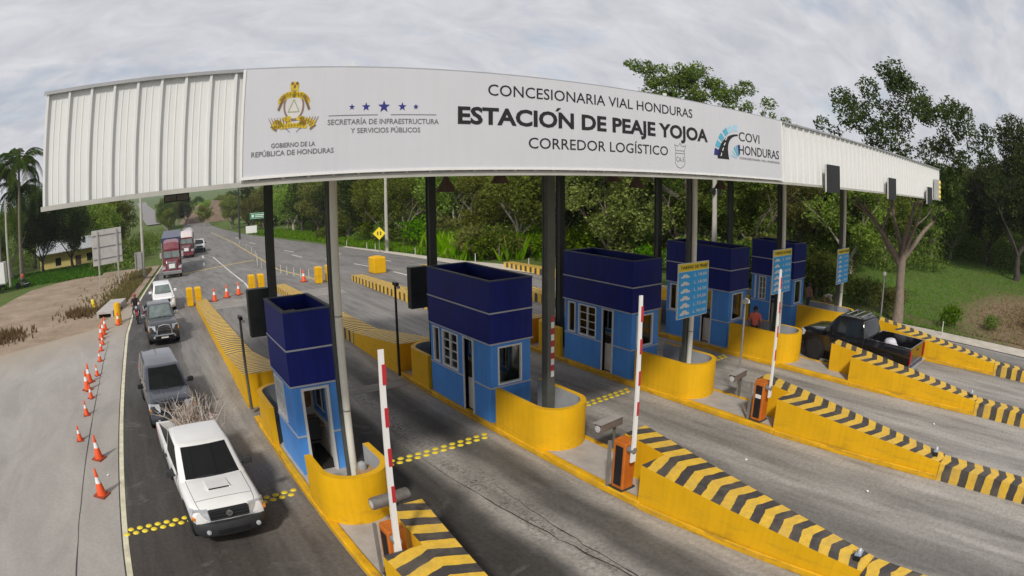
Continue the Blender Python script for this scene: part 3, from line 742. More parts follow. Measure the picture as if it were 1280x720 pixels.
# frames of the signals hanging on the approach side
for n_, (x, lab) in enumerate(((1.15, 'empty dark sign frame hanging under the left end of the canopy'),)):
    t_ = thing('sign_frame', lab, 'sign frame', (x, 17.6, 5.80), scale=.45)
    mb = MB(); mb.box(-.9, .9, -.04, .04, .42, .5); mb.box(-.9, .9, -.04, .04, 0, .06); mb.box(-.9, -.84, -.04, .04, .06, .42); mb.box(.84, .9, -.04, .04, .06, .42); mb.box(-.03, .03, -.04, .04, .06, .42)
    mb.build('frame', STEELG, t_); B(-.84, .84, -.01, .01, .06, .42).build('back', mat('grey_brown_sheet', (.20, .19, .17), .7), t_)
    for q in (-.7, .7): MB().tube([(q, 0, .5), (q, 0, .8)], .015, 5).build('hanger', STEELG, t_)
# ------------------------------------------------------------------ lettering
_caps = {}
def _text_mesh(s, bold):
    cu = bpy.data.curves.new('t', 'FONT'); cu.body = s; cu.size = 1; cu.offset = bold; cu.resolution_u = 3; cu.fill_mode = 'BOTH'; cu.extrude = .012
    tmp = bpy.data.objects.new('tmp', cu); col.objects.link(tmp)
    dg = bpy.context.evaluated_depsgraph_get(); me = bpy.data.meshes.new_from_object(tmp.evaluated_get(dg))
    bpy.data.objects.remove(tmp); bpy.data.curves.remove(cu)
    xs_ = [v_.co.x for v_ in me.vertices]; return me, min(xs_), max(xs_)
def text_obj(s, m_, parent, x0, x1, base, cap, name='lettering', bold=0., y=-.012):
    """flat lettering in the x-z plane, fitted from x0 to x1 with the given cap height; one mesh for each word"""
    wd_ = s.split(' '); items = []
    for i in range(len(wd_)):
        pm_, pa, pb = _text_mesh(' '.join(wd_[:i+1]), bold); bpy.data.meshes.remove(pm_)
        me, a, b_ = _text_mesh(wd_[i], bold); items.append((me, a, b_, pb))
    A = items[0][1]; E_ = items[-1][3]; kx = (x1-x0)/(E_-A); kz = cap/.729; out = None
    for me, a, b_, pb in items:
        off = pb-b_
        for v_ in me.vertices: v_.co = Vector((x0+(v_.co.x+off-A)*kx, y-v_.co.z*.12, base+v_.co.y*kz))
        me.materials.clear(); me.materials.append(m_)
        for p_ in me.polygons: p_.material_index = 0
        me.update(); out = place(name, me, parent)
    return out
def flat(name, polys, m_, parent, y=-.012, th=.002):
    mb = MB()
    for po in polys:
        n = len(po); k = len(mb.v)
        mb.v += [(px, y, pz) for px, pz in po] + [(px, y+th, pz) for px, pz in po]
        mb.f.append(tuple(k+i for i in range(n))); mb.m.append(0)
        for i in range(n): mb.f.append((k+i, k+(i+1) % n, k+n+(i+1) % n, k+n+i)); mb.m.append(0)
    return mb.build(name, m_, parent)
def star(cx_, cz, r_):
    return [(cx_+(r_ if i % 2 == 0 else r_*.42)*math.sin(i*math.pi/5), cz+(r_ if i % 2 == 0 else r_*.42)*math.cos(i*math.pi/5)) for i in range(10)]
def arcband(cx_, cz, r0, r1, a0, a1, n=8, sx=1):
    o = [(cx_+sx*r1*math.cos(R(a0+(a1-a0)*i/n)), cz+r1*math.sin(R(a0+(a1-a0)*i/n))) for i in range(n+1)]
    return o+[(cx_+sx*r0*math.cos(R(a1+(a0-a1)*i/n)), cz+r0*math.sin(R(a1+(a0-a1)*i/n))) for i in range(n+1)]
def ell(cx_, cz, rx, rz, n=24, a0=0, a1=360):
    return [(cx_+rx*math.cos(R(a0+(a1-a0)*i/n)), cz+rz*math.sin(R(a0+(a1-a0)*i/n))) for i in range(n)]

# banner sign across the canopy. local frame: x along fascia from its left end, y = outwards -, z = height
sg = thing('station_sign', 'large white banner reading ESTACIÓN DE PEAJE YOJOA on the canopy', 'sign', (-1.413, 7.071, 0))
sg.rotation_euler = (0, .0065, FANG)
sgo = lambda x: (x+1.413)/math.cos(FANG)          # fascia world x -> local
X0, X1 = sgo(1.23), sgo(11.55)
OFF = -.085
pb = MB(); pb.box(X0, X1, OFF, -.047, 6.185, 7.43); pb.build('banner', SIGNW, sg)
mb = MB(); fw = .028
mb.box(X0-fw, X1+fw, OFF-.012, -.047, 6.185-fw, 6.185); mb.box(X0-fw, X0, OFF-.012, -.047, 6.185, 7.43); mb.box(X1, X1+fw, OFF-.012, -.047, 6.185, 7.43)
mb.build('border', WHITE, sg)
Yt = OFF-.004
zl = lambda x, z: z+.0065*sgo(x)
def T(s, m_, x0, x1, z, cap, bold=0., **k): return text_obj(s, m_, sg, sgo(x0), sgo(x1), z+.0065*(sgo(x0)+sgo(x1))/2, cap, bold=bold, y=Yt, **k)
T('CONCESIONARIA VIAL HONDURAS', INK, 4.42, 8.46, 7.085, .160, .0)
T('ESTACION DE PEAJE YOJOA', INK, 3.98, 8.88, 6.70, .222, .032)
ax_, az_ = sgo(5.50), zl(5.5, 6.70)+.235; flat('accent', [[(ax_, az_), (ax_+.045, az_), (ax_+.10, az_+.05), (ax_+.04, az_+.05)]], INK, sg, Yt)
T('CORREDOR LOGÍSTICO', INK, 5.05, 7.80, 6.395, .155, .0)
T('GOBIERNO DE LA', INKG, 1.58, 2.12, 6.475, .055, .006)
T('REPÚBLICA DE HONDURAS', INKG, 1.34, 2.35, 6.385, .060, .006)
T('SECRETARÍA DE INFRAESTRUCTURA', INKG, 2.27, 3.71, 6.705, .065, .004)
T('Y SERVICIOS PÚBLICOS', INKG, 2.56, 3.46, 6.600, .062, .004)
flat('rule', [[(sgo(2.28), zl(2.3, 6.812)), (sgo(2.90), zl(2.9, 6.812)), (sgo(2.90), zl(2.9, 6.82)), (sgo(2.28), zl(2.3, 6.82))], [(sgo(3.07), zl(3.07, 6.812)), (sgo(3.68), zl(3.68, 6.812)), (sgo(3.68), zl(3.68, 6.82)), (sgo(3.07), zl(3.07, 6.82))]], INKG, sg, Yt)
for x, r_ in ((2.57, .038), (2.75, .055), (2.98, .078), (3.22, .055), (3.40, .038)): flat('star', [star(sgo(x), zl(x, 6.915), r_)], INKB, sg, Yt)
# coat of arms, as it reads at this distance: oval shield, ring, gold swags
cx_, cz = sgo(1.845), zl(1.845, 6.95)
em = flat('emblem', [arcband(cx_, cz, .150, .178, a, a+15, 2, .72) for a in range(0, 360, 15)], mat('mauve_ring_print', (.26, .17, .15), .6), sg, Yt)
flat('shield_field', [ell(cx_, cz, .106, .148)], mat('pale_shield_print', (.66, .64, .62), .6), em, Yt+.001)
flat('pyramid', [[(cx_-.07, cz-.06), (cx_-.058, cz-.06), (cx_, cz+.065), (cx_+.058, cz-.06), (cx_+.07, cz-.06), (cx_, cz+.09)], [(cx_-.07, cz-.075), (cx_+.07, cz-.075), (cx_+.07, cz-.063), (cx_-.07, cz-.063)]], mat('olive_print', (.34, .36, .20), .6), em, Yt-.001)
random.seed(5)
g1 = []; g2 = []
for s_ in (-1, 1):
    for q in range(7):
        a = R(20+q*13); g1.append(ell(cx_+s_*(.155*math.cos(a)+.02), cz+.02+.12*math.sin(a), .032, .042, 10))
    for q in range(6): g2.append(ell(cx_+s_*(.185-.012*q), cz-.03+.028*q, .016, .02, 8))
    for q in range(14):
        a = random.uniform(0, 1); g1.append(ell(cx_+s_*(.06+.19*a), cz-.175-.06*a+random.uniform(-.03, .05), .035, .022, 9))
    for q in range(7): g2.append([(cx_+s_*(.08+.03*q), cz-.21), (cx_+s_*(.09+.03*q), cz-.21), (cx_+s_*(.10+.035*q), cz-.13), (cx_+s_*(.095+.035*q), cz-.13)])
    g2.append([(cx_+s_*.2, cz-.27), (cx_+s_*.27, cz-.22), (cx_+s_*.28, cz-.235), (cx_+s_*.21, cz-.29)])
for q in range(9): g1.append(ell(cx_+(q-4)*.036, cz-.225-.012*abs(4-q)*.3, .03, .03, 9))
g1.append([(cx_-.045, cz+.185), (cx_+.045, cz+.185), (cx_+.055, cz+.26), (cx_+.03, cz+.29), (cx_-.03, cz+.29), (cx_-.055, cz+.26)])
g2 += [ell(cx_-.03, cz+.27, .018, .02, 8), ell(cx_+.03, cz+.27, .018, .02, 8), ell(cx_, cz+.235, .014, .025, 8)]
struct(flat('gold_swag', g1, GOLD, em, Yt-.0015), 'stuff'); struct(flat('brown_detail', g2, BROWNP, em, Yt-.004), 'stuff')
for rb_ in (arcband(cx_-.13, cz-.36, .10, .107, 30, 110, 6), arcband(cx_+.13, cz-.36, .10, .107, 70, 150, 6)): flat('ribbon', [rb_], INKG, em, Yt)
# route shield
hx, hz = sgo(8.11), zl(8.11, 6.42)
sh = flat('route_shield', [arcband(hx, hz-.10, .128, .136, 200, 340, 8), [(hx-.13, hz-.15), (hx-.123, hz-.15), (hx-.108, hz+.06), (hx-.115, hz+.06)], [(hx+.123, hz-.15), (hx+.13, hz-.15), (hx+.115, hz+.06), (hx+.108, hz+.06)],
    [(hx-.115, hz+.055), (hx+.115, hz+.055), (hx+.115, hz+.064), (hx-.115, hz+.064)], [(hx-.115, hz+.01), (hx+.115, hz+.01), (hx+.115, hz+.018), (hx-.115, hz+.018)],
    [(hx-.115, hz+.064), (hx-.106, hz+.064), (hx-.136, hz+.155), (hx-.145, hz+.155)], [(hx+.106, hz+.064), (hx+.115, hz+.064), (hx+.155, hz+.145), (hx+.146, hz+.145)],
    arcband(hx-.07, hz+.255, .115, .123, 235, 285, 5), arcband(hx+.075, hz+.255, .115, .123, 255, 310, 5), [(hx-.045, hz+.14), (hx-.038, hz+.137), (hx+.005, hz+.185), (hx, hz+.19)], [(hx+.045, hz+.14), (hx+.038, hz+.137), (hx-.002, hz+.185), (hx+.003, hz+.19)]], INKG, sg, Yt)
text_obj('CA-5', INKG, sh, hx-.10, hx+.10, hz-.125, .085, y=Yt, bold=-.012)
# concession logo: curved road in two blue fans
lx, lz = sgo(9.86), zl(9.86, 6.40)
road = []
for i in range(9):
    a = R(180-i*11); road.append((lx+.62*math.cos(a)*1.12, lz+.50*math.sin(a)))
inner = []
for i in range(9):
    a = R(180-i*11); w_ = .33-.028*i; inner.append((lx+(.62-w_)*math.cos(a)*1.12, lz+(.50-w_*.30*(i/8))*math.sin(a)))
lg = flat('logo_road', [road+inner[::-1]], INK, sg, Yt)
fans = [[arcband(lx, lz, .56, .68, a0, a0+11, 3, 1.18)] for a0 in (92, 106, 120, 135, 150, 164)]
for n_, f_ in enumerate(fans): flat('outer_fan', f_, [SKYB, SKYB, TEAL, TEAL, TEAL, INKB][n_], lg, Yt)
for n_, a0 in enumerate((92, 106, 121, 137, 154)): flat('inner_fan', [arcband(lx+.02, lz, .10, .30, a0, a0+10, 3, 1.0)], [INKB, TEAL, TEAL, SKYB, SKYB][n_], lg, Yt-.003)
for q in range(4): flat('lane_mark', [[(lx-.60+.05*q, lz+.05+.10*q), (lx-.575+.05*q, lz+.05+.10*q), (lx-.555+.06*q, lz+.11+.10*q), (lx-.575+.06*q, lz+.11+.10*q)]], WHITE, lg, Yt-.003)
T('COVI', INK, 9.87, 10.62, 6.78, .185, .0); T('HONDURAS', INK, 9.87, 11.40, 6.52, .185, .004)
T('CONCESIONARIA VIAL HONDURAS', INKG, 9.88, 11.42, 6.425, .045, .0)

# ------------------------------------------------------------------ tariff boards on the columns
CARP = [(0, 0), (.12, 0), (.13, .02), (.16, .02), (.17, 0), (.30, 0), (.30, .045), (.24, .05), (.20, .09), (.09, .09), (.055, .05), (0, .04)]
for n_, (x, y, z, lab, s_) in enumerate(((13.65, 10.70, 2.16, 'largest blue and yellow tariff board, on the column in front of the fourth booth', 1.0), (18.5, 10.5, 2.28, 'blue and yellow tariff board half hidden by the upright barrier arm', .97), (23.58, 10.2, 2.10, 'small blue and yellow tariff board farthest right, against the trees', .93))):
    t_ = thing('tariff_board', lab, 'tariff board', (x, y, z), 0, 'tariff boards', s_)
    W_, H_ = 1.38, 1.52
    B(-W_/2, W_/2, 0, .04, 0, H_).build('panel', WHITE, t_)
    B(-W_/2+.02, W_/2-.02, -.006, -.0005, .02, H_-.235).build('blue_field', SIGNBLUE, t_)
    B(-W_/2+.02, W_/2-.02, -.006, -.0005, H_-.22, H_-.02).build('header', SIGNYEL, t_)
    text_obj('TARIFAS DE PEAJE', INK, t_, -W_/2+.08, W_/2-.08, H_-.16, .09, bold=.02, y=-.009)
    for q in range(6):
        zz_ = H_-.40-q*.205
        k_ = 1.0+.1*(q > 1)
        flat('vehicle_icon', [[(-.58+px*1.25*k_, zz_+pz*(1.1+.08*q)) for px, pz in CARP]], WHITE, t_, -.009)
        text_obj(['L 18.00', 'L 18.00', 'L 36.00', 'L 54.00', 'L 72.00', 'L 90.00'][q], WHITE, t_, .02, .60, zz_+.01, .09, bold=.01, y=-.009)

# ------------------------------------------------------------------ barriers, card readers, posts
ALAB = ['nearest orange barrier with raised red and white arm, left lane', 'orange barrier with raised red and white arm in front of the second booth', 'orange barrier with raised arm in front of the middle booth, farthest of the three']
for n_, (x, y, tx, ty) in enumerate(((2.93, 7.30, .0, -.12), (7.87, 7.58, .0, .02), (12.83, 7.60, .0, .01))):
    t_ = thing('barrier_gate', ALAB[n_], 'barrier', (x, y, .15), group='raised toll barriers')
    B(-.10, .19, -.16, .17, 0, 1.04).build('housing', ORANGE, t_, bevel=.025)
    B(-.085, .175, -.145, .155, 1.0405, 1.055).build('lid', ORANGE, t_)
    B(-.106, -.1005, -.10, .10, .10, .95).build('door_panel', BLACK, t_)
    B(-.14, .23, -.18, .2, .0005, .04).build('base_plate', STEELG, t_)
    if n_ == 2: B(-.108, -.1065, -.09, .09, .62, .72).build('sticker', WHITE, t_)
    B(-.16, -.112, .20, .26, 0, 1.0).build('side_post', mat('grey_brown_sheet', (.20, .19, .17), .7), t_)
    ax = MB(); ax.lathe([(.07, 0), (.07, .14)], 12, mtx=Matrix.Translation((-.02, -.18, .93)) @ Matrix.Rotation(R(90), 4, 'X')); ax.build('pivot', GALV, t_)
    L_ = 3.15; K_ = 9
    arm = MB(); w_ = .045
    def pt(s, dx, dy): return (-.03+dx+tx*s, -.30+dy+ty*s, .70+s*L_+ (0))
    arm.rings([[pt(0, -w_-.015, -.02), pt(0, w_+.015, -.02), pt(0, w_+.015, .02), pt(0, -w_-.015, .02)], [pt(.12, -w_, -.02), pt(.12, w_, -.02), pt(.12, w_, .02), pt(.12, -w_, .02)], [pt(1, -w_*.8, -.015), pt(1, w_*.8, -.015), pt(1, w_*.8, .015), pt(1, -w_*.8, .015)]])
    a_ = arm.build('arm', WHITE, t_)
    for q in range(4):
        s0 = .30+q*.185; s1 = s0+.085
        rb = MB(); e_ = .0
        rb.rings([[pt(s, -.004+e_, -.026), pt(s, w_+.004, -.026), pt(s, w_+.004, .026), pt(s, -.004, .026)] for s in (s0, s1)])
        rb.build('red_band', RED, a_)
# camera housings on posts in front of the guard walls
HL = ['grey metal camera housing on a post behind the nearest barrier', 'brownish metal camera housing on a post behind the second barrier', 'brown camera housing with a tall thin pole behind the third barrier']
for n_, (x, y) in enumerate(((3.58, 8.70), (8.85, 9.0), (13.75, 8.98))):
    t_ = thing('camera_housing', HL[n_], 'camera', (x, y, .15), R(6), 'camera housings')
    mm = [mat('dull_tin', (.20, .185, .17), .55, .35, var=.3, scale=6), mat('weathered_tin', (.15, .115, .09), .7, .1, var=.35, scale=5), mat('weathered_tin', (.22, .18, .145), .6, .2)][n_]
    c = MB()
    Lh = .37
    if n_ == 0: c.lathe([(.02, -Lh), (.105, -Lh), (.115, -Lh+.03), (.115, Lh-.03), (.105, Lh), (.02, Lh)], 14, mtx=Matrix.Translation((0, 0, .66)) @ Matrix.Rotation(R(90), 4, 'Y'))
    else: c.box(-Lh*.95, Lh*.95, -.10, .10, .58, .77)
    c.build('case', mm, t_, smooth=True if n_ == 0 else False, bevel=0 if n_ == 0 else .012)
    B(-Lh-.03, Lh*.9, -.12, .12, .772, .782).build('sun_shield', mat('shield_grey', (.35, .33, .31), .6), t_) if n_ else None
    MB().tube([(.2, 0, 0), (.2, 0, .56)], .035, 8).build('post', STEELM, t_)
    MB().lathe([(.075, -.012), (.08, 0), (.02, .01)], 12, mtx=Matrix.Translation((-Lh-.002, 0, .66)) @ Matrix.Rotation(R(-90), 4, 'Y')).build('lens', LAMPG, t_, smooth=True)
    if n_ == 2:
        MB().tube([(.25, .1, 0), (.25, .1, 2.75)], .03, 8).build('tall_pole', GALV, t_)
        mb = MB(); mb.box(.02, .24, -.02, .1, 2.62, 2.72); mb.build('arm_lamp', GALV, t_); MB().lathe([(.02, .12), (.09, .08), (.10, 0), (.02, -.02)], 10, (.33, .1, 2.6)).build('dome_camera', WHITE, t_, smooth=True)
# thin cctv posts on the approach side
for n_, (x, y, h_, lab) in enumerate(((2.66, 15.95, 2.5, 'thin dark pole with small camera beside the leftmost approach ramp'), (7.55, 16.55, 2.75, 'thin dark pole with small camera above the upright barrier arm tip'))):
    t_ = thing('camera_pole', lab, 'pole', (x, y, .15), group='thin camera poles')
    MB().tube([(0, 0, 0), (0, 0, h_)], [.045, .035], 8).build('pole', STEELM if n_ == 0 else BLACK, t_, smooth=True)
    c = MB(); c.box(-.05, .05, -.16, .1, h_-.02, h_+.08); c.build('camera', BLACK, t_, bevel=.01)
    B(.05, .13, -.06, .02, h_-.12, h_-.04).build('lamp', WHITE, t_)
# black display boxes hung on the rear columns (seen from behind)
for n_, (x, y, z, lab) in enumerate(((3.02, 15.3, 2.25, 'black lane display box beside the dark column behind the leftmost booth'), (8.0, 16.1, 2.2, 'black lane display box beside the dark column behind the second booth'))):
    t_ = thing('lane_display', lab, 'display', (x, y, z), group='lane displays seen from behind')
    B(-.22, .36, -.12, .12, .04, 1.24).build('case', mat('display_case', (.03, .034, .03), .5, var=.3, scale=3), t_, bevel=.015)
    B(.36, .55, -.04, .04, .3, .4).build('bracket', STEELG, t_); B(.36, .55, -.04, .04, .9, 1.0).build('bracket', STEELG, t_)
    B(-.18, .32, .121, .13, .08, 1.2).build('screen', BLACK, t_)
# cardboard box kept inside the leftmost guard wall
t_ = thing('cardboard_box', 'cardboard box with a white label inside the leftmost guard wall', 'box', (3.72, 10.05, .15), R(12))
B(-.16, .16, -.14, .14, 0, .62).build('carton', CARD, t_, bevel=.01); B(-.10, .04, -.1435, -.1405, .08, .22).build('label', WHITE, t_); MB().lathe([(.09, .62), (.1, .66), (.08, .74), (.02, .78)], 10, (-.05, .05, 0)).build('cap', mat('grey_cloth', (.35, .35, .36), .9), t_, smooth=True)

# rumble studs: one strip of studs for each lane
stud_me = MB().lathe([(.064, 0), (.062, .010), (.048, .024), (.022, .031), (.001, .033)], 10).mesh('stud', STUDY, smooth=60)
for n_, (x0, x1, y0, y1) in enumerate(((-1.55, 2.55, 10.45, 11.05), (4.35, 7.55, 11.35, 11.55), (9.35, 12.45, 11.62, 11.75), (14.2, 17.4, 11.8, 11.85), (19.1, 22.2, 11.9, 11.9))):
    t_ = thing('stud_strip', ['row of yellow road studs under the white pickup', 'row of yellow road studs between the first and second booths', 'row of yellow road studs between the second and middle booths', 'row of yellow road studs between the middle and fourth booths', 'row of yellow road studs between the fourth and last booths'][n_], 'road studs', (x0, y0, .012), group='rows of road studs across the lanes')
    n = int((x1-x0)/.215)
    for q in range(n):
        s = q/n
        for r_ in (0, 1):
            o = place('stud', stud_me, t_, ((x1-x0)*s+r_*.107, (y1-y0)*s+r_*.18, 0), scale=(1.25, 1, 1))

# ------------------------------------------------------------------ cones, barrels, delineators
cone_parts = [('base', MB().box(-.19, .19, -.19, .19, 0, .035).mesh('cone_base', mat('cone_base_dark', (.28, .05, .02), .7))),
              ('body', MB().lathe([(.145, .035), (.09, .33), (.085, .34)], 18).mesh('cone_body', CONEO, smooth=60)), ('band', MB().lathe([(.087, .34), (.058, .50)], 18).mesh('cone_band', WHITE, smooth=60)), ('tip', MB().lathe([(.058, .50), (.03, .70), (.022, .71), (.005, .712)], 18).mesh('cone_tip', CONEO, smooth=60))]
def cone(x, y, s_, lab, grp, z=0, tilt=0):
    t_ = thing('traffic_cone', lab, 'traffic cone', (x, y, z+.02), random.uniform(0, 1), grp, s_)
    for nm, me_ in cone_parts: place(nm, me_, t_)
    return t_
random.seed(2)
CL = [(-2.13, 12.3, .92), (-2.23, 14.35, .90), (-2.92, 15.75, .62), (-2.80, 17.75, .66), (-2.72, 19.35, .62), (-2.93, 20.3, .95), (-2.9, 21.2, .95), (-2.60, 21.9, .6), (-2.58, 23.9, .62), (-2.62, 25.6, .6), (-2.6, 26.7, .62), (-2.72, 27.8, .95), (-2.66, 28.7, .95), (-2.62, 29.7, .9), (-1.85, 30.5, .9)]
for i, (x, y, s_) in enumerate(CL):
    lab = 'nearest orange traffic cone on the apron, left of the white pickup' if i == 0 else 'second nearest orange traffic cone on the apron' if i == 1 else 'small traffic cone in the row along the apron joint' if s_ < .8 else 'tall orange traffic cone farther up the apron row'
    cone(x, y, s_, lab, 'traffic cones along the apron')
for i, (x, y) in enumerate(((4.15, 33.4), (5.0, 34.0), (5.8, 34.4), (10.4, 36.2))):
    cone(x, y, 1.0, ['orange cone nearest the twin yellow blocks behind the approach', 'middle of three orange cones closing the second lane', 'right one of three orange cones closing the second lane', 'lone orange cone left of the yellow blocks in mid-plaza'][i], 'cones closing the approach lanes', gz(y))
def barrel(x, y, lab, sc=1., h_=.95, w_=.42):
    t_ = thing('yellow_block', lab.replace('barrels', 'blocks'), 'crash block', (x, y, gz(y)+.01), group='yellow blocks on the island noses', scale=sc)
    B(-w_*.45, w_*.45, -.28, .28, 0, h_).build('block', YELLOW, t_, bevel=.05, seg=3); B(-w_*.46, w_*.46, -.29, .29, h_*.45, h_*.5).build('strap', YKERB, t_)
    return t_
    MB().lathe([(w_*.48, 0), (w_*.5, .03), (w_*.5, h_*.3), (w_*.47, h_*.32), (w_*.5, h_*.34), (w_*.5, h_*.64), (w_*.47, h_*.66), (w_*.5, h_*.68), (w_*.5, h_-.04), (w_*.46, h_), (.01, h_)], 18).build('drum', YELLOW, t_, smooth=50)
    MB().lathe([(w_*.3, h_+.001), (w_*.3, h_+.03), (.01, h_+.031)], 14).build('cap', YELLOW, t_)
    return t_
BR = [(2.62, 33.0, 'left one of the twin yellow barrels at the leftmost island nose'), (3.12, 32.9, 'right one of the twin yellow barrels at the leftmost island nose'), (6.75, 34.9, 'left one of the yellow barrels at the second island nose'), (7.3, 34.8, 'right one of the yellow barrels at the second island nose'), (11.0, 35.0, 'left one of the yellow barrels at the middle island nose'), (11.75, 35.2, 'right one of the yellow barrels at the middle island nose')]
for x, y, lab in BR: barrel(x, y, lab)
t_ = thing('crash_cushion', 'big yellow crash cushion block at the fourth island nose', 'crash cushion', (15.75, 36.4, gz(36.4)), 0)
B(-.75, .1, -.45, .45, .01, 1.02).build('block', YELLOW, t_, bevel=.07, seg=3); B(-.55, -.1, -.3, .3, 1.021, 1.06).build('lid', YELLOW, t_, bevel=.02)
t_ = thing('crash_cushion', 'low yellow block behind the second booth, seen left of the taped column', 'crash cushion', (17.5, 29.2, 0), 0)
B(-.4, .5, -.5, .5, 0, .9).build('block', YELLOW, t_, bevel=.06, seg=3); B(-.2, .3, -.3, .3, .901, .94).build('lid', YELLOW, t_, bevel=.02)
pole_me = MB().tube([(0, 0, 0), (0, 0, .6)], [.03, .024], 7).mesh('post', mat('post_white', (.55, .54, .50), .6), smooth=50)
for i, (x, y) in enumerate(((10.2, 45.2), (10.3, 43.6), (10.4, 42.1), (10.5, 40.7), (10.65, 39.4), (10.85, 38.4), (11.05, 37.2), (10.1, 47.5), (10.3, 50), (10.9, 53), (11.5, 56), (12.2, 60), (13, 66), (13.7, 73), (14.4, 82))):
    tag(place('delineator', pole_me, None, (x, y, gz(y))), 'thin white delineator post along the median of the approach', 'post', 'white delineators along the median')

# small solar flashers at the ends of the exit ramps
for i, lab in ((1, 'small dark solar flasher on the end of the second island ramp'), (2, 'small bluish solar flasher on the end of the middle island ramp'), (3, 'small solar flasher on the end of the fourth island ramp')):
    t_ = thing('solar_flasher', lab, 'flasher', (KX[i]+.55, 2.25, .465), R(10), 'solar flashers on the ramp ends')
    B(-.11, .11, -.07, .07, 0, .10).build('case', BLACK, t_, bevel=.01); B(-.10, .10, -.065, .065, .1005, .115).build('solar_panel', mat('solar_panel', (.28, .33, .42), .2, var=.2), t_)
    MB().lathe([(.045, .116), (.045, .17), (.02, .2), (.004, .205)], 10).build('lens', LAMPG, t_, smooth=50)

# scraps of litter on the lanes
for n_, (x, y, rz, lab) in enumerate(((10.95, 6.6, .3, 'white paper scrap on the lane left of the middle island'), (11.35, 3.4, 1.2, 'white paper scrap on the lane nearest the right end of the second ramp'), (16.2, 3.1, .8, 'white paper scrap on the lane left of the fourth island'), (-1.95, 13.3, .5, 'white paper scrap on the apron beside the edge line'))):
    mb = MB(); mb.quad((-.09, -.05, 0), (.0, -.06, .03), (.02, .05, .035), (-.08, .06, .005)); mb.quad((0, -.06, .03), (.08, -.04, .0), (.09, .05, .01), (.02, .05, .035))
    o = mb.build('paper_scrap', WHITE, None, loc=(x, y, .025)); o.rotation_euler.z = rz; so = o.modifiers.new('s', 'SOLIDIFY'); so.thickness = .003; o.scale = (.5, .5, .5); tag(o, lab, 'litter', 'paper scraps on the pavement')
# ------------------------------------------------------------------ vehicles (front towards local -y, metres)
def paint(name, c, rough=.28, coat=.6, metal=0., dirt=.0): return mat(name, c, rough, metal, var=.05, scale=1.5, coat=coat, dirt=dirt, dcol=(.20, .17, .13))
CARGLASS = mat('car_glass', (.012, .014, .015), .07, var=.1, spec=.7)
PALEGLASS = mat('pale_windscreen', (.13, .16, .15), .12, var=.3, scale=3, spec=.7)
PLAST = mat('grey_bumper_plastic', (.028, .030, .033), .55, var=.2)
def loft_body(st, m_, parent, name='body', bevel=0):
    """st: list of (y, half width, z bottom, z top, crown)"""
    rr_ = []
    for y, w, zb, zt, cr in st:
        h = zt-zb
        half = [(w*.86, zb), (w*.97, zb+.06*h+.02), (w*1.0, zb+h*.35), (w*.995, zb+h*.62), (w*.965, zb+h*.88), (w*.90, zt-.012), (w*.78, zt+cr*.45), (w*.42, zt+cr*.9)]
        ring = [(x, y, z) for x, z in half] + [(0, y, zt+cr)] + [(-x, y, z) for x, z in reversed(half)]
        rr_.append(ring)
    body = MB().rings(rr_).build(name, m_, parent, smooth=32)
    if name == 'body':
        SEAM = mat('panel_gap', (.03, .03, .03), .7)
        for k_ in (6, 10): MB().tube([Vector(r_[k_])+Vector((0, 0, .001)) for r_ in rr_[1:6]], .006, 4).build('hood_seam', SEAM, body)
        def seam(y, ks):
            for a_, b_ in zip(rr_, rr_[1:]):
                if a_[0][1] <= y <= b_[0][1]:
                    f_ = (y-a_[0][1])/(b_[0][1]-a_[0][1]); return MB().tube([Vector(a_[k_]).lerp(Vector(b_[k_]), f_) for k_ in ks], .006, 4).build('door_seam', SEAM, body)
        for y in (st[5][0]+.12, st[5][0]+1.02, st[5][0]+1.9):
            seam(y, range(0, 6)); seam(y, range(11, 17))
        seam(.33, range(6, 11))
    return body
def lerp3(a, b, t): return tuple(a[i]+(b[i]-a[i])*t for i in range(3))
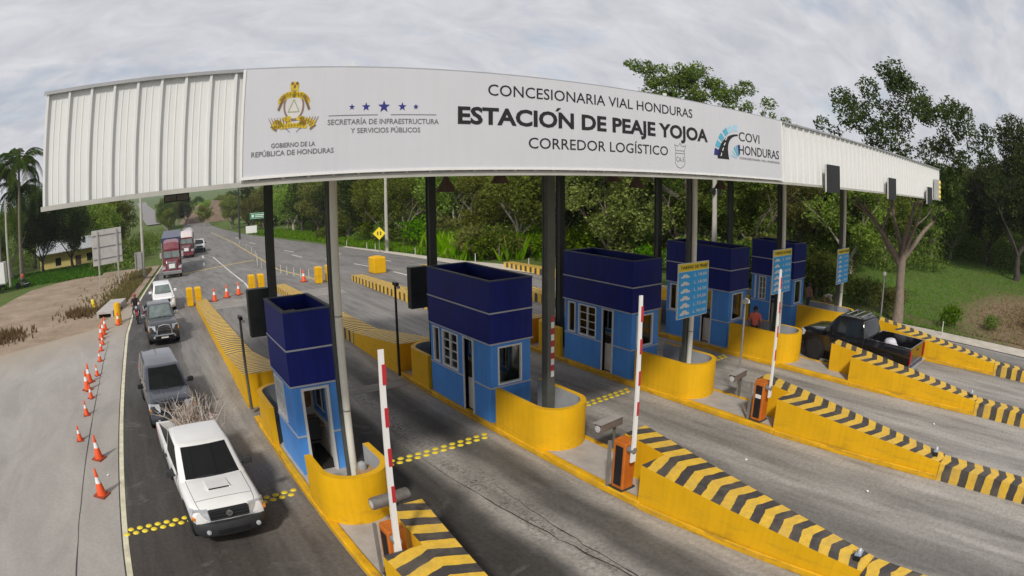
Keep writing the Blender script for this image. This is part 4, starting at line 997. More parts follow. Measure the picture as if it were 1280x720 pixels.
def cabin(parent, y0, y1, wb, zb, ry0, ry1, wt, zt, paint_m, glass_m, side_split=(.48,), quarter=None, crown=.035, front_glass=None, rear_glass=True, rake=0):
    """greenhouse with pillars; y0/y1 base extents, ry0/ry1 roof extents"""
    n = 7
    rr_ = []
    for s in [0, .12, .5, .88, .97, 1.0]:
        w = wb+(wt-wb)*s; a = y0+(ry0-y0)*s; b_ = y1+(ry1-y1)*s; z = zb+(zt-zb)*s
        if s > .9: q = .05 if s < 1 else .13; w -= q*.6; a += q; b_ -= q
        bow = .05
        ring = []
        for i in range(5): ring.append((w*(-.92+1.84*i/4), a-bow*(1-(2*i/4-1)**2)+.0, z))
        ring += [(w, a+.09, z), (w, (a+b_)/2, z), (w, b_-.07, z)]
        for i in range(5): ring.append((w*(.92-1.84*i/4), b_+bow*.5*(1-(2*i/4-1)**2), z))
        ring += [(-w, b_-.07, z), (-w, (a+b_)/2, z), (-w, a+.09, z)]
        rr_.append(ring)
    c_ = MB().rings(rr_)
    top = [(x, y, z+crown*(1-(x/wt)**2)) for x, y, z in rr_[-1]]
    cab = c_.build('cab', paint_m, parent, smooth=40)
    def P(s, kind, u, off):
        w = wb+(wt-wb)*s; a = y0+(ry0-y0)*s; b_ = y1+(ry1-y1)*s; z = zb+(zt-zb)*s
        if kind == 'f': x = w*.92*(2*u-1); return (x, a-.05*(1-(2*u-1)**2)-off, z+off*.4)
        if kind == 'r': x = w*.92*(2*u-1); return (x, b_+.025*(1-(2*u-1)**2)+off, z)
        sx_ = 1 if kind == '+' else -1
        return (sx_*(w+off), a+.09+(b_-a-.16)*u, z)
    def pane(kind, u0, u1, s0, s1, nm, m_, nu=6):
        rows = []
        for off in (.008, -.006):
            rows.append([[P(s, kind, u0+(u1-u0)*i/nu, off) for i in range(nu+1)] for s in (s0, (s0+s1)/2, s1)])
        mb = MB()
        for r_ in rows:
            for j in range(2):
                for i in range(nu): mb.quad(r_[j][i], r_[j][i+1], r_[j+1][i+1], r_[j+1][i])
        o_, i_ = rows
        bd = lambda r_: r_[0]+[r_[1][-1]]+r_[2][::-1]+[r_[1][0]]
        bo_, bi_ = bd(o_), bd(i_)
        for k_ in range(len(bo_)): mb.quad(bo_[k_], bo_[(k_+1) % len(bo_)], bi_[(k_+1) % len(bo_)], bi_[k_])
        me = mb.mesh(nm, m_); bm = bmesh.new(); bm.from_mesh(me); bmesh.ops.remove_doubles(bm, verts=bm.verts, dist=.0003); bmesh.ops.recalc_face_normals(bm, faces=bm.faces); bm.to_mesh(me); bm.free()
        me.polygons.foreach_set('use_smooth', [True]*len(me.polygons)); me.set_sharp_from_angle(angle=R(40))
        return place(nm, me, parent)
    pane('f', .05, .95, .07, .93, 'windscreen', front_glass or glass_m)
    if rear_glass: pane('r', .08, .92, .15, .9, 'rear_window', glass_m)
    ed = [.06]+list(side_split)+[.95]
    for k_ in '+-':
        for u0, u1 in zip(ed, ed[1:]): pane(k_, u0+.012, u1-.012, .10, .90, 'side_window', glass_m, 3)
    return cab
wheel_cache = {}
def wheel(parent, x, y, r_, w_=.22, rim=ALLOY, spokes=6):
    key = (r_, w_, rim.name, spokes)
    if key not in wheel_cache:
        a = MB().lathe([(r_*.60, -w_/2), (r_*.93, -w_/2), (r_, -w_/2+.035), (r_, w_/2-.035), (r_*.93, w_/2), (r_*.60, w_/2)], 24, mtx=Matrix.Rotation(R(90), 4, 'Y')).mesh('tyre', RUBBER, smooth=40)
        mb = MB(); mb.cur = 1
        mb.lathe([(r_*.62, -w_*.42), (r_*.62, w_*.1), (.01, w_*.1)], 20, mtx=Matrix.Rotation(R(90), 4, 'Y'))
        mb.cur = 0
        mb.lathe([(r_*.62, w_*.2), (r_*.62, w_*.46), (r_*.54, w_*.46), (r_*.52, w_*.2)], 20, mtx=Matrix.Rotation(R(90), 4, 'Y'))
        for q in range(spokes):
            mb.box(w_*.22, w_*.40, -.035, .035, .03, r_*.56, mtx=Matrix.Rotation(2*math.pi*q/spokes, 4, 'X'))
        mb.lathe([(.07, w_*.15), (.07, w_*.45), (.01, w_*.47)], 12, mtx=Matrix.Rotation(R(90), 4, 'Y'))
        wheel_cache[key] = (a, mb.mesh('rim', [rim, BLACK], smooth=40))
    a, b_ = wheel_cache[key]
    o = place('wheel', a, parent, (x, y, r_)); q = place('rim', b_, o)
    if x < 0: o.rotation_euler.z = math.pi
    return o
def shade_disc(parent, x, y, r_, m_=BLACK):  # arch lip and a black disc painted for the shade inside the wheel well
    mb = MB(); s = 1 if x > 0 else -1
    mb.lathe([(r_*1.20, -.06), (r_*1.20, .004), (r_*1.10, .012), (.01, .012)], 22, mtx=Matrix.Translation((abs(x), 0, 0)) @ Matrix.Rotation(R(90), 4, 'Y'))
    me = mb.mesh('arch_shade_disc', m_)
    o = place('arch_shade_disc', me, parent, (0, y, r_+.02))
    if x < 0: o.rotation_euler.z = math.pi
def mirror(parent, x, y, z, m_):
    s = 1 if x > 0 else -1
    mb = MB(); mb.box(s*.06-.11, s*.06+.11, -.06, .06, -.08, .09); o = mb.build('mirror', m_, parent, loc=(x+s*.05, y, z), bevel=.035, seg=3)
    MB().box(-.10, .02, -.03, .03, -.03, 0).build('mirror_arm', BLACK, o, loc=(-s*.05, .01, -.04))
def vehicle(lab, kind, loc, rz, paint_m, sc=1., L=4.9, W=1.78, hood=1.02, roof=1.72, glass=CARGLASS, wr=.36, front_glass=None, grille=BLACK, bumper=None, trim=PLAST, scoop=False, emblem=False, bullbar=False, mirrors=PLAST, cat='car', name='pickup_truck', grp=None, rim=ALLOY, rack=False, lampz=0, plate=False, rear_lights=True, handles=True):
    t_ = thing(name, lab, cat, loc, rz, grp, sc*RS)
    w = W/2; belt = hood+.06
    bumper = bumper or paint_m
    pick = kind == 'pickup'
    cowl = 1.30 if pick else 1.22
    rearcab = 3.30 if pick else L-.25
    st = [(.02, w*.80, .46, hood-.30, .0), (.06, w*.90, .40, hood-.14, .02), (.16, w*.955, .38, hood-.07, .03), (.45, w*.985, .36, hood-.02, .04), (.95, w, .36, hood+.02, .045), (cowl, w, .36, belt, .03)]
    if pick: st += [(2.2, w, .34, belt+.01, 0), (rearcab, w, .34, belt+.02, 0)]
    else: st += [(2.4, w, .34, belt+.02, 0), (L-.9, w, .36, belt+.05, 0), (L-.35, w*.98, .38, belt+.04, 0), (L-.08, w*.93, .42, belt-.02, 0), (L, w*.85, .48, belt-.2, 0)]
    loft_body(st, paint_m, t_)
    if pick:
        bl = MB(); y0, y1 = rearcab+.015, L-.03; bt = belt+.05
        for s in (-1, 1):
            bl.rings([[(s*(w-.10), y, .40), (s*w*.99, y, .42), (s*w, y, .75), (s*w*.985, y, bt-.03), (s*(w*.97), y, bt), (s*(w-.10), y, bt)] for y in (y0, y1)])
        bl.box(-w+.1005, w-.1005, y0, y0+.05, .45, bt-.002); bl.box(-w+.1005, w-.1005, y0+.05, y1-.06, .55, .60)
        bl.build('bed', paint_m, t_, smooth=30)
        tg = MB(); tg.box(-w+.102, w-.102, y1-.06, y1, .48, bt-.003); tgo = tg.build('tailgate', paint_m, t_, bevel=.015)
        MB().box(-.12, .12, y1+.0005, y1+.012, bt-.22, bt-.14).build('handle', BLACK, tgo)
        B(-w+.13, w-.13, y0+.06, y1-.07, .601, .612).build('bed_liner', BLACK, t_)
        B(-w*.96, w*.96, L-.02, L+.13, .42, .58).build('rear_bumper', CHROME if kind == 'pickup' else PLAST, t_, bevel=.03)
        for s in (-1, 1): B(*sorted((s*(w-.11), s*(w*1.002))), L-.035, L+.012, .68, bt-.08).build('tail_light', TAIL, t_, bevel=.01)
        cabin(t_, cowl-.12, rearcab-.02, w*.93, belt-.02, cowl+.52, rearcab-.22, w*.76, roof, paint_m, glass, (.52,), front_glass=front_glass)
    else:
        cabin(t_, cowl-.14, L-.12, w*.93, belt-.02, cowl+.58, L-.55, w*.75, roof, paint_m, glass, (.36, .68), front_glass=front_glass)
        for s in (-1, 1): B(*sorted((s*(w*.72), s*(w*.95))), L-.16, L-.02, belt-.35, belt-.02).build('tail_light', TAIL, t_, bevel=.02)
    # nose
    B(-w*.52, w*.52, -.01, .09, hood-.36+lampz, hood-.12+lampz).build('grille', grille, t_, bevel=.025)
    gr = t_.children[-1]
    for q in range(3): B(-w*.50, w*.50, -.022, -.0105, hood-.33+lampz+q*.07, hood-.31+lampz+q*.07).build('grille_bar', CHROME if grille != BLACK or bullbar else PLAST, gr)
    if emblem:
        MB().lathe([(.055, 0), (.075, .004), (.075, .016), (.055, .02)], 18, mtx=Matrix.Translation((0, -.03, hood-.22)) @ Matrix.Rotation(R(90), 4, 'X')).build('emblem', CHROME, gr, smooth=40)
        B(-.085, .085, -.05, -.045, hood-.235, hood-.205).build('emblem_bar', CHROME, gr)
    for s in (-1, 1):
        h_ = MB()
        pts0 = [(s*w*.53, -.015, hood-.35), (s*w*.90, .05, hood-.34), (s*w*.985, .20, hood-.30), (s*w*.975, .24, hood-.13), (s*w*.90, .10, hood-.09), (s*w*.54, .02, hood-.105)]
        pts1 = [(x_*.96, y_+.14, z_) for x_, y_, z_ in pts0]
        h_.rings([[(x_, y_, z_+lampz) for x_, y_, z_ in pts0], [(x_, y_, z_+lampz) for x_, y_, z_ in pts1]]); ho = h_.build('headlight', LAMPG, t_)
        B(*sorted((s*w*.86, s*w*.975)), .06, .2, hood-.32+lampz, hood-.26+lampz).build('indicator', AMBER, ho)
    bm_ = MB()
    bm_.rings(
              [[(x_*k_, y_+o_, z_) for x_, y_ in ((-w*.985, .30), (-w*.975, .12), (-w*.82, -.05), (-w*.4, -.10), (0, -.115), (w*.4, -.10), (w*.82, -.05), (w*.975, .12), (w*.985, .30))] for k_, o_, z_ in ((.96, .05, .30), (1.0, .0, .36), (1.0, 0, .56), (.985, .02, .635), (.93, .12, .645))], cap=False, closed=False)
    bo_ = bm_.build('front_bumper', bumper, t_, smooth=50)
    so = bo_.modifiers.new('solid', 'SOLIDIFY'); so.thickness = .06; so.offset = -1
    B(-w*.42, w*.42, -.128, -.06, .40, .52).build('air_intake', BLACK, t_, bevel=.02)
    for s in (-1, 1): MB().lathe([(.055, 0), (.055, .02), (.01, .03)], 12, mtx=Matrix.Translation((s*w*.66, -.075, .46)) @ Matrix.Rotation(R(90), 4, 'X')).build('fog_lamp', LAMPG, t_)
    if plate: B(-.2, .2, -.145, -.1285, .40, .52).build('licence_plate', WHITE, t_)
    if scoop:
        mb = MB(); mb.rings([[(-.30, y_, hood+z_), (-.27, y_, hood+.075+z_*.3), (.27, y_, hood+.075+z_*.3), (.30, y_, hood+z_)] for y_, z_ in ((.62, .03), (1.02, .02))]); so_ = mb.build('hood_scoop', paint_m, t_, smooth=30)
        B(-.25, .25, .612, .621, hood+.045, hood+.075).build('scoop_slot', BLACK, so_)
    if bullbar:
        mb = MB()
        mb.tube([(-.42, -.16, .52), (-.40, -.20, .80), (-.30, -.20, 1.0), (0, -.2, 1.05), (.30, -.20, 1.0), (.40, -.20, .80), (.42, -.16, .52)], .035, 8); mb.tube([(-.55, -.17, .55), (.55, -.17, .55)], .04, 8)
        mb.build('bull_bar', CHROME, t_, smooth=60)
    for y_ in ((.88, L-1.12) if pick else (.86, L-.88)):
        for s in (-1, 1): shade_disc(t_, s*w*.995, y_, wr); wheel(t_, s*(w-.085), y_, wr, .22, rim)
    for s in (-1, 1): mirror(t_, s*w*1.0, cowl+.22, belt+.10, mirrors)
    if handles:
        for s in (-1, 1):
            for y_ in (cowl+.85, cowl+1.75): B(*sorted((s*w*.965, s*w*1.02)), y_, y_+.14, belt-.16, belt-.12).build('door_handle', BLACK, t_)
    # wipers and roof details
    MB().tube([(-.5, cowl-.09, belt+.03), (.05, cowl-.13, belt+.06)], .012, 5).build('wiper', BLACK, t_); MB().tube([(.1, cowl-.13, belt+.04), (.6, cowl-.05, belt+.07)], .012, 5).build('wiper', BLACK, t_)
    if rack:
        mb = MB()
        for s in (-1, 1): mb.tube([(s*w*.62, cowl+.7, roof+.06), (s*w*.62, rearcab-.35, roof+.06)], .02, 6)
        for y_ in (cowl+.8, cowl+1.15, rearcab-.5): mb.tube([(-w*.62, y_, roof+.06), (w*.62, y_, roof+.06)], .018, 6)
        for s in (-1, 1):
            for y_ in (cowl+.8, rearcab-.5): mb.tube([(s*w*.62, y_, roof-.04), (s*w*.62, y_, roof+.06)], .018, 6)
        mb.build('roof_rack', CHROME, t_)
    return t_
PW_ = paint('white_car_paint', (.80, .80, .79)); PG = paint('slate_car_paint', (.055, .063, .08), .25, .8, .4); PD = paint('dark_grey_car_paint', (.05, .052, .058), .28, .8, .4); PK = paint('black_car_paint', (.008, .008, .010), .2, .9)
wp = vehicle('white pickup with dark windscreen carrying dry branches, front of the queue', 'pickup', (.76, 9.55, .012), R(4), PW_, .95, L=5.0, W=1.80, hood=1.03, roof=1.70, scoop=True, emblem=True, bumper=PLAST, cat='pickup', grp='vehicles queueing in the left lane')
sv = vehicle('slate grey off-road car right behind the white pickup', 'suv', (.28, 15.5, .012), R(4), PG, .90, L=4.75, W=1.82, hood=1.08, roof=1.78, grille=BLACK, emblem=True, cat='car', name='off_road_car', front_glass=CARGLASS, mirrors=BLACK, bullbar=False, plate=False, grp='vehicles queueing in the left lane')
hx_ = vehicle('dark grey pickup with chrome bull bar, third in the queue', 'pickup', (.62, 25.0, .012), R(3), PD, .94, L=5.0, W=1.76, hood=1.08, roof=1.72, front_glass=PALEGLASS, bullbar=True, mirrors=CHROME, bumper=PLAST, plate=True, cat='pickup', grp='vehicles queueing in the left lane')
wc = vehicle('white car just behind the dark grey pickup in the queue', 'suv', (1.02, 32.0, .012), R(1), PW_, .90, L=4.3, W=1.70, hood=.98, roof=1.56, front_glass=PALEGLASS, mirrors=PW_, cat='car', name='parked_car', grp='vehicles queueing in the left lane')
wc.name = 'white_car'
far_wp = vehicle('small white pickup beside the trucks, far up the road', 'pickup', (7.9, 76, gz(76)+.01), R(-6), PW_, .95, L=5.0, W=1.78, hood=1.05, roof=1.7, bumper=PLAST, cat='pickup')
bk = vehicle('black double-cab pickup with roof rack and white sacks in its bed', 'pickup', (20.35, 10.15, .012), R(180), PK, 1., L=5.5, W=1.92, hood=1.16, roof=1.86, wr=.41, rack=True, cat='pickup', rim=ALLOY)
bk.location = (20.25, 10.05, .012); bk.rotation_euler.z = R(177)
# load of dry branches on the white pickup
random.seed(21)
tw = MB()
for i in range(120):
    x = random.uniform(-.3, .6); y = random.uniform(3.4, 4.5); z = random.uniform(.75, 1.15)
    d = Vector((random.gauss(.05, .28), random.uniform(.35, 1.0), random.uniform(.15, .75))).normalized(); L_ = random.uniform(.6, 1.3)
    p = [Vector((x, y, z))]
    for q in range(4): d = (d+Vector((random.gauss(0, .16), random.gauss(0, .12), random.gauss(0, .16)))).normalized(); p.append(p[-1]+d*L_/4)
    r0 = random.uniform(.010, .024)
    tw.tube(p, [r0, r0*.8, r0*.6, r0*.45, r0*.2], 4, cap=False)
    for q in range(3):
        k_ = random.randint(1, 3); e = Vector((random.gauss(0, .7), random.gauss(.3, .5), random.gauss(.3, .5))).normalized()
        tw.tube([p[k_], p[k_]+e*.18, p[k_]+e*.36+Vector((0, 0, .06))], [r0*.5, r0*.35, r0*.15], 3, cap=False)
m, t, b = newmat('dry_twigs')
ri = t.nodes.new('ShaderNodeNewGeometry').outputs['Random Per Island']
lk(t, ramp(t, ri, [(0, (.20, .13, .09)), (.35, (.42, .35, .29)), (.8, (.58, .53, .49)), (1, (.42, .25, .14))]), b.inputs['Base Color']); b.inputs['Roughness'].default_value = .9
tob = tw.build('branch_bundle', m)
tob.location = wp.location; tob.rotation_euler = wp.rotation_euler; tob.scale = wp.scale
tag(tob, 'tangle of dry branches sticking out of the white pickup bed', 'branches')
# white sacks in the black pickup
for n_, (x, y, s_, rz, lab) in enumerate(((-.35, 4.0, .9, .4, 'white sack nearest the cab in the black pickup bed'), (.1, 4.25, .75, 1.9, 'white sack in the middle of the black pickup bed'), (.45, 4.1, .8, 2.6, 'white sack on the far side of the black pickup bed'))):
    random.seed(n_); mb = MB()
    mb.lathe([(.02, 0), (.26, .02), (.34, .14), (.33, .27), (.22, .38), (.05, .42)], 14)
    mb.v = [(x_*1.35+random.uniform(-.03, .03), y_+random.uniform(-.03, .03), z_+random.uniform(-.02, .02)) for x_, y_, z_ in mb.v]
    o = mb.build('sack', mat('white_sack', (.62, .60, .66), .8, var=.1), None, smooth=70)
    o.matrix_world = Matrix.Translation(bk.location) @ bk.rotation_euler.to_matrix().to_4x4() @ Matrix.Scale(RS, 4) @ Matrix.Translation((x, y, .80)) @ Matrix.Rotation(rz, 4, 'Z') @ Matrix.Scale(s_, 4)
    tag(o, lab, 'sack', 'sacks in the black pickup')

# ------------------------------------------------------------------ trucks
def truck(lab, loc, rz, sc, trailer='box', capm=None):
    t_ = thing('semi_truck', lab, 'truck', loc, rz, 'trucks in the queue', sc)
    RC = paint('red_truck_paint', (.17, .028, .042), .35, .5, dirt=.4)
    w = 1.05
    loft_body([(.0, w*.62, .85, 1.62, 0), (.08, w*.72, .75, 1.72, .02), (.7, w*.80, .75, 1.80, .05), (1.35, w*.95, .7, 1.88, .05)], RC, t_, 'hood')
    for s in (-1, 1):
        MB().rings([[(s*w*.70, y, .62), (s*(w+.14), y, .62), (s*(w+.14), y, .62+h), (s*w*.95, y, .72+h), (s*w*.66, y, .72+h)] for y, h in ((.06, .25), (.22, .52), (.75, .58), (1.3, .30))]).build('fender', RC, t_, smooth=30)
        B(*sorted((s*w*.74, s*(w+.10))), .03, .12, .98, 1.20).build('headlight', LAMPG, t_, bevel=.02)
        wheel(t_, s*1.02, .72, .50, .28, ALLOY, 8)
        for y in (4.1, 5.35): wheel(t_, s*.98, y, .50, .5, ALLOY, 8)
        MB().lathe([(.02, 2.4), (.28, 2.4), (.28, 3.9), (.02, 3.9)], 14, (0, 0, 0), Matrix.Translation((s*1.0, 0, .75)) @ Matrix.Rotation(R(-90), 4, 'X')).build('fuel_tank', CHROME, t_, smooth=40)
        B(*sorted((s*(w+.18), s*(w+.42))), 1.75, 1.85, 1.95, 2.55).build('mirror', mat('mirror_shell', (.5, .5, .5), .4, .4), t_, bevel=.03)
        MB().tube([(s*(w+.12), 2.95, 1.0), (s*(w+.12), 2.95, 3.5)], .08, 8).build('exhaust_stack', CHROME, t_, smooth=True)
        MB().tube([(s*w*.95, 1.7, 2.35), (s*(w+.3), 1.8, 2.35)], .02, 5).build('mirror_arm', BLACK, t_)
    gr = B(-.52, .52, -.03, .10, .95, 1.68).build('grille', CHROME, t_, bevel=.03)
    B(-.36, .36, -.06, -.0395, 1.05, 1.5).build('grille_sign', WHITE, t_)
    for q in range(7): B(-.47, .47, -.038, -.0305, 1.02+q*.09, 1.055+q*.09).build('grille_bar', BLACK, gr)
    B(-1.15, 1.15, -.14, .1, .42, .78).build('bumper', CHROME if trailer == 'box' else RC, t_, bevel=.05)
    cb = MB(); cb.rings([[(-w, 1.36, .8), (w, 1.36, .8), (w, 1.36, 1.95), (w*.94, 1.62, 2.75), (-w*.94, 1.62, 2.75), (-w, 1.36, 1.95)], [(-w, 2.9, .8), (w, 2.9, .8), (w, 2.9, 1.95), (w*.97, 2.9, 2.75), (-w*.97, 2.9, 2.75), (-w, 2.9, 1.95)]])
    cb.build('cab', RC, t_, bevel=.05)
    sl = MB(); sl.rings([[(-w*.96, y, 2.45+e), (w*.96, y, 2.45+e), (w*.9, y+.0, z), (w*.5, y, z+.1), (-w*.5, y, z+.1), (-w*.9, y, z)] for y, z, e in ((1.68, 2.85, .2), (2.1, 3.45, 0), (3.4, 3.72, 0), (3.5, 3.72, -1.6))])
    sl.build('sleeper', RC if capm is None else capm, t_, smooth=30)
    for s in (-1, 1):
        mb = MB(); mb.quad((s*.03, 1.40, 2.0), (s*w*.93, 1.40, 2.0), (s*w*.88, 1.60, 2.66), (s*.03, 1.60, 2.66)); mb.v = [(x, y-.035, z+.01) for x, y, z in mb.v]
        o = mb.build('windscreen', PALEGLASS, t_); so = o.modifiers.new('s', 'SOLIDIFY'); so.thickness = .02
        B(*sorted((s*(w*.965), s*(w*1.004))), 1.75, 2.6, 1.95, 2.6).build('side_window', CARGLASS, t_)
    B(-.9, .9, 1.58, 1.70, 2.78, 2.90).build('sun_visor', RC, t_)
    B(-.45, .45, 1.3, 7, .62, .85).build('chassis', BLACK, t_)
    if trailer == 'box':
        B(-1.28, 1.28, 4.0, 16.5, 1.2, 3.95).build('trailer', paint('blue_trailer_paint', (.035, .045, .09), .5, .2), t_, bevel=.03)
    elif trailer == 'tank':
        MB().lathe([(.02, 3.9), (.8, 3.95), (1.2, 4.3), (1.2, 14.5), (.8, 15), (.02, 15.05)], 22, mtx=Matrix.Translation((0, 0, 2.35)) @ Matrix.Rotation(R(-90), 4, 'X')).build('tank', paint('white_tank_paint', (.66, .62, .60), .4, .3), t_, smooth=40)
    for s in (-1, 1):
        for y in (13.5, 14.7): wheel(t_, s*1.0, y, .50, .5, ALLOY, 8)
    B(-.4, .4, 7.0, 15.2, .85, 1.18).build('trailer_frame', BLACK, t_)
    return t_
truck('red semi truck with white sign on its grille and dark box trailer', (2.5, 48.6, gz(48.6)), R(-4), .74)
t2 = truck('second red truck with pale round tank, behind the first truck', (5.5, 69, gz(69)), R(-7), .76, 'tank', paint('pale_roof_paint', (.62, .55, .53), .4, .3))

# ------------------------------------------------------------------ people
def person(name, label, cat, loc, rz, joints, regions, sc=1., hair=HAIR, group=None, cap=None):
    """joints: name->(x,y,z) in metres; body grown with a skin modifier on the skeleton"""
    J = dict(joints)
    E_ = [('pelvis','spine'),('spine','chest'),('chest','neck'),('neck','head'),('head','crown'),
          ('chest','shl'),('shl','ell'),('ell','wrl'),('wrl','hal'),('chest','shr'),('shr','elr'),('elr','wrr'),('wrr','har'),
          ('pelvis','hil'),('hil','knl'),('knl','anl'),('anl','tol'),('pelvis','hir'),('hir','knr'),('knr','anr'),('anr','tor')]
    rad = dict(pelvis=.135, spine=.125, chest=.15, neck=.058, head=.092, crown=.075, shl=.07, shr=.07, ell=.047, elr=.047, wrl=.034, wrr=.034, hal=.038, har=.038, hil=.088, hir=.088, knl=.060, knr=.060, anl=.044, anr=.044, tol=.04, tor=.04)
    nm = list(J); idx = {n: i for i, n in enumerate(nm)}
    me = bpy.data.meshes.new(name); me.from_pydata([J[n] for n in nm], [(idx[a], idx[b_]) for a, b_ in E_], [])
    tmp = bpy.data.objects.new('tmp', me); col.objects.link(tmp)
    sk = tmp.modifiers.new('skin', 'SKIN'); sk.use_smooth_shade = True
    for n in nm:
        d = me.skin_vertices[0].data[idx[n]]; d.radius = (rad[n], rad[n]*.8 if n in ('chest', 'spine', 'pelvis') else rad[n]); d.use_root = n == 'pelvis'
    tmp.modifiers.new('sub', 'SUBSURF').levels = 2
    dg = bpy.context.evaluated_depsgraph_get(); out = bpy.data.meshes.new_from_object(tmp.evaluated_get(dg))
    bpy.data.objects.remove(tmp); bpy.data.meshes.remove(me)
    out.materials.clear()
    mats_ = [m_ for _, m_ in regions]
    for m_ in mats_: out.materials.append(m_)
    names = [set(n) for n, _ in regions]
    seg = [(Vector(J[a]), Vector(J[b_]), a, b_) for a, b_ in E_]
    for p in out.polygons:
        c = p.center; best = None
        for a, b_, na, nb in seg:
            ab = b_-a; tt = max(0, min(1, (c-a).dot(ab)/ab.length_squared)); dd = (c-a-ab*tt).length
            if best is None or dd < best[0]: best = (dd, na+'-'+nb, tt)
        key = best[1]
        p.material_index = next((i for i, s in enumerate(names) if key in s), 0); p.use_smooth = True
    t_ = thing(name, label, cat, loc, rz, group, sc*RS)
    body = place('body', out, t_)
    h = Vector(J['head']); cr_ = Vector(J['crown']); ax = (cr_-h).normalized()
    hm = MB().lathe([(.098, -.03), (.104, .03), (.092, .09), (.055, .125), (.004, .135)], 14)
    q = Vector((0, 0, 1)).rotation_difference(ax).to_matrix().to_4x4()
    o = hm.build('hair' if cap is None else 'helmet', hair if cap is None else cap, t_, smooth=70); o.matrix_local = Matrix.Translation(h+Vector((0, .012, 0))) @ q
    # face: eyes, nose, mouth, ears on the front (-y)
    fm = MB()
    f0 = h+Vector((0, -.085, .0))
    fm.box(f0.x-.012, f0.x+.012, f0.y-.028, f0.y, f0.z-.03, f0.z+.015)
    for s in (-1, 1): B(h.x+s*.09-.012, h.x+s*.09+.012, h.y-.02, h.y+.02, h.z-.03, h.z+.03).build('ear', SKIN, t_, bevel=.006)
    fm.build('nose', SKIN, t_, bevel=.006)
    for s in (-1, 1): B(f0.x+s*.034-.013, f0.x+s*.034+.013, f0.y-.004, f0.y+.01, f0.z+.012, f0.z+.026).build('eye', HAIR, t_)
    B(f0.x-.025, f0.x+.025, f0.y-.002, f0.y+.012, f0.z-.052, f0.z-.044).build('mouth', mat('lips', (.16, .06, .045), .6), t_)
    return t_
LEGS = {'pelvis-hil','hil-knl','knl-anl','pelvis-hir','hir-knr','knr-anr'}; FEET = {'anl-tol','anr-tor'}
TORSO = {'pelvis-spine','spine-chest','chest-neck','chest-shl','chest-shr','shl-ell','shr-elr'}
ARMS = {'ell-wrl','wrl-hal','elr-wrr','wrr-har','neck-head','head-crown'}
STAND = dict(pelvis=(0,0,.95), spine=(0,.0,1.12), chest=(0,.0,1.34), neck=(0,-.01,1.50), head=(0,-.02,1.62), crown=(0,-.015,1.70), shl=(.19,0,1.40), ell=(.25,.02,1.12), wrl=(.24,-.08,.88), hal=(.23,-.12,.80), shr=(-.19,0,1.40), elr=(-.26,.02,1.12), wrr=(-.22,-.16,.96), har=(-.18,-.23,.92), hil=(.10,0,.90), knl=(.11,-.02,.50), anl=(.12,.02,.09), tol=(.13,-.14,.04), hir=(-.10,0,.90), knr=(-.11,-.02,.50), anr=(-.12,.02,.09), tor=(-.13,-.14,.04))
VEST = mat('orange_shirt', (.80, .16, .10), .8, var=.15, scale=8); DKTR = mat('dark_trousers', (.025, .022, .026), .85, var=.2); JEANS = mat('jeans', (.04, .055, .09), .85, var=.2); BOOT = mat('boots', (.02, .016, .012), .7); TAN = mat('tan_shirt', (.30, .14, .09), .8, var=.2); PALE = mat('pale_shirt', (.42, .38, .32), .8, var=.15); REDS = mat('red_shirt', (.36, .03, .025), .8, var=.2)
person('person', 'person in orange shirt and dark trousers standing beside the fourth guard wall', 'person', (18.35, 11.45, .15), R(-60), STAND, [(LEGS, DKTR), (FEET, BOOT), (TORSO, VEST), (ARMS, SKIN)], .97)
person('person', 'person in red shirt seen through the fourth booth window', 'person', (18.45, 12.85, .17), R(20), STAND, [(LEGS, DKTR), (FEET, BOOT), (TORSO, REDS), (ARMS, SKIN)], .95)
BEND = dict(STAND); BEND.update(spine=(0,-.12,1.06), chest=(0,-.34,1.10), neck=(0,-.49,1.08), head=(0,-.58,1.02), crown=(0,-.65,1.0), shl=(.19,-.36,1.08), ell=(.22,-.42,.82), wrl=(.18,-.48,.58), hal=(.16,-.50,.50), shr=(-.19,-.36,1.08), elr=(-.22,-.42,.82), wrr=(-.18,-.50,.58), har=(-.16,-.52,.50))
person('person', 'person in tan shirt standing by the roadside past the last booth', 'person', (25.6, 12.9, .02), R(70), STAND, [(LEGS, JEANS), (FEET, BOOT), (TORSO, TAN), (ARMS, SKIN)], .95)
person('person', 'person in pale shirt bending over by the roadside past the last booth', 'person', (26.3, 12.35, .02), R(40), BEND, [(LEGS, SKIN), (FEET, BOOT), (TORSO, PALE), (ARMS, SKIN)], .95)

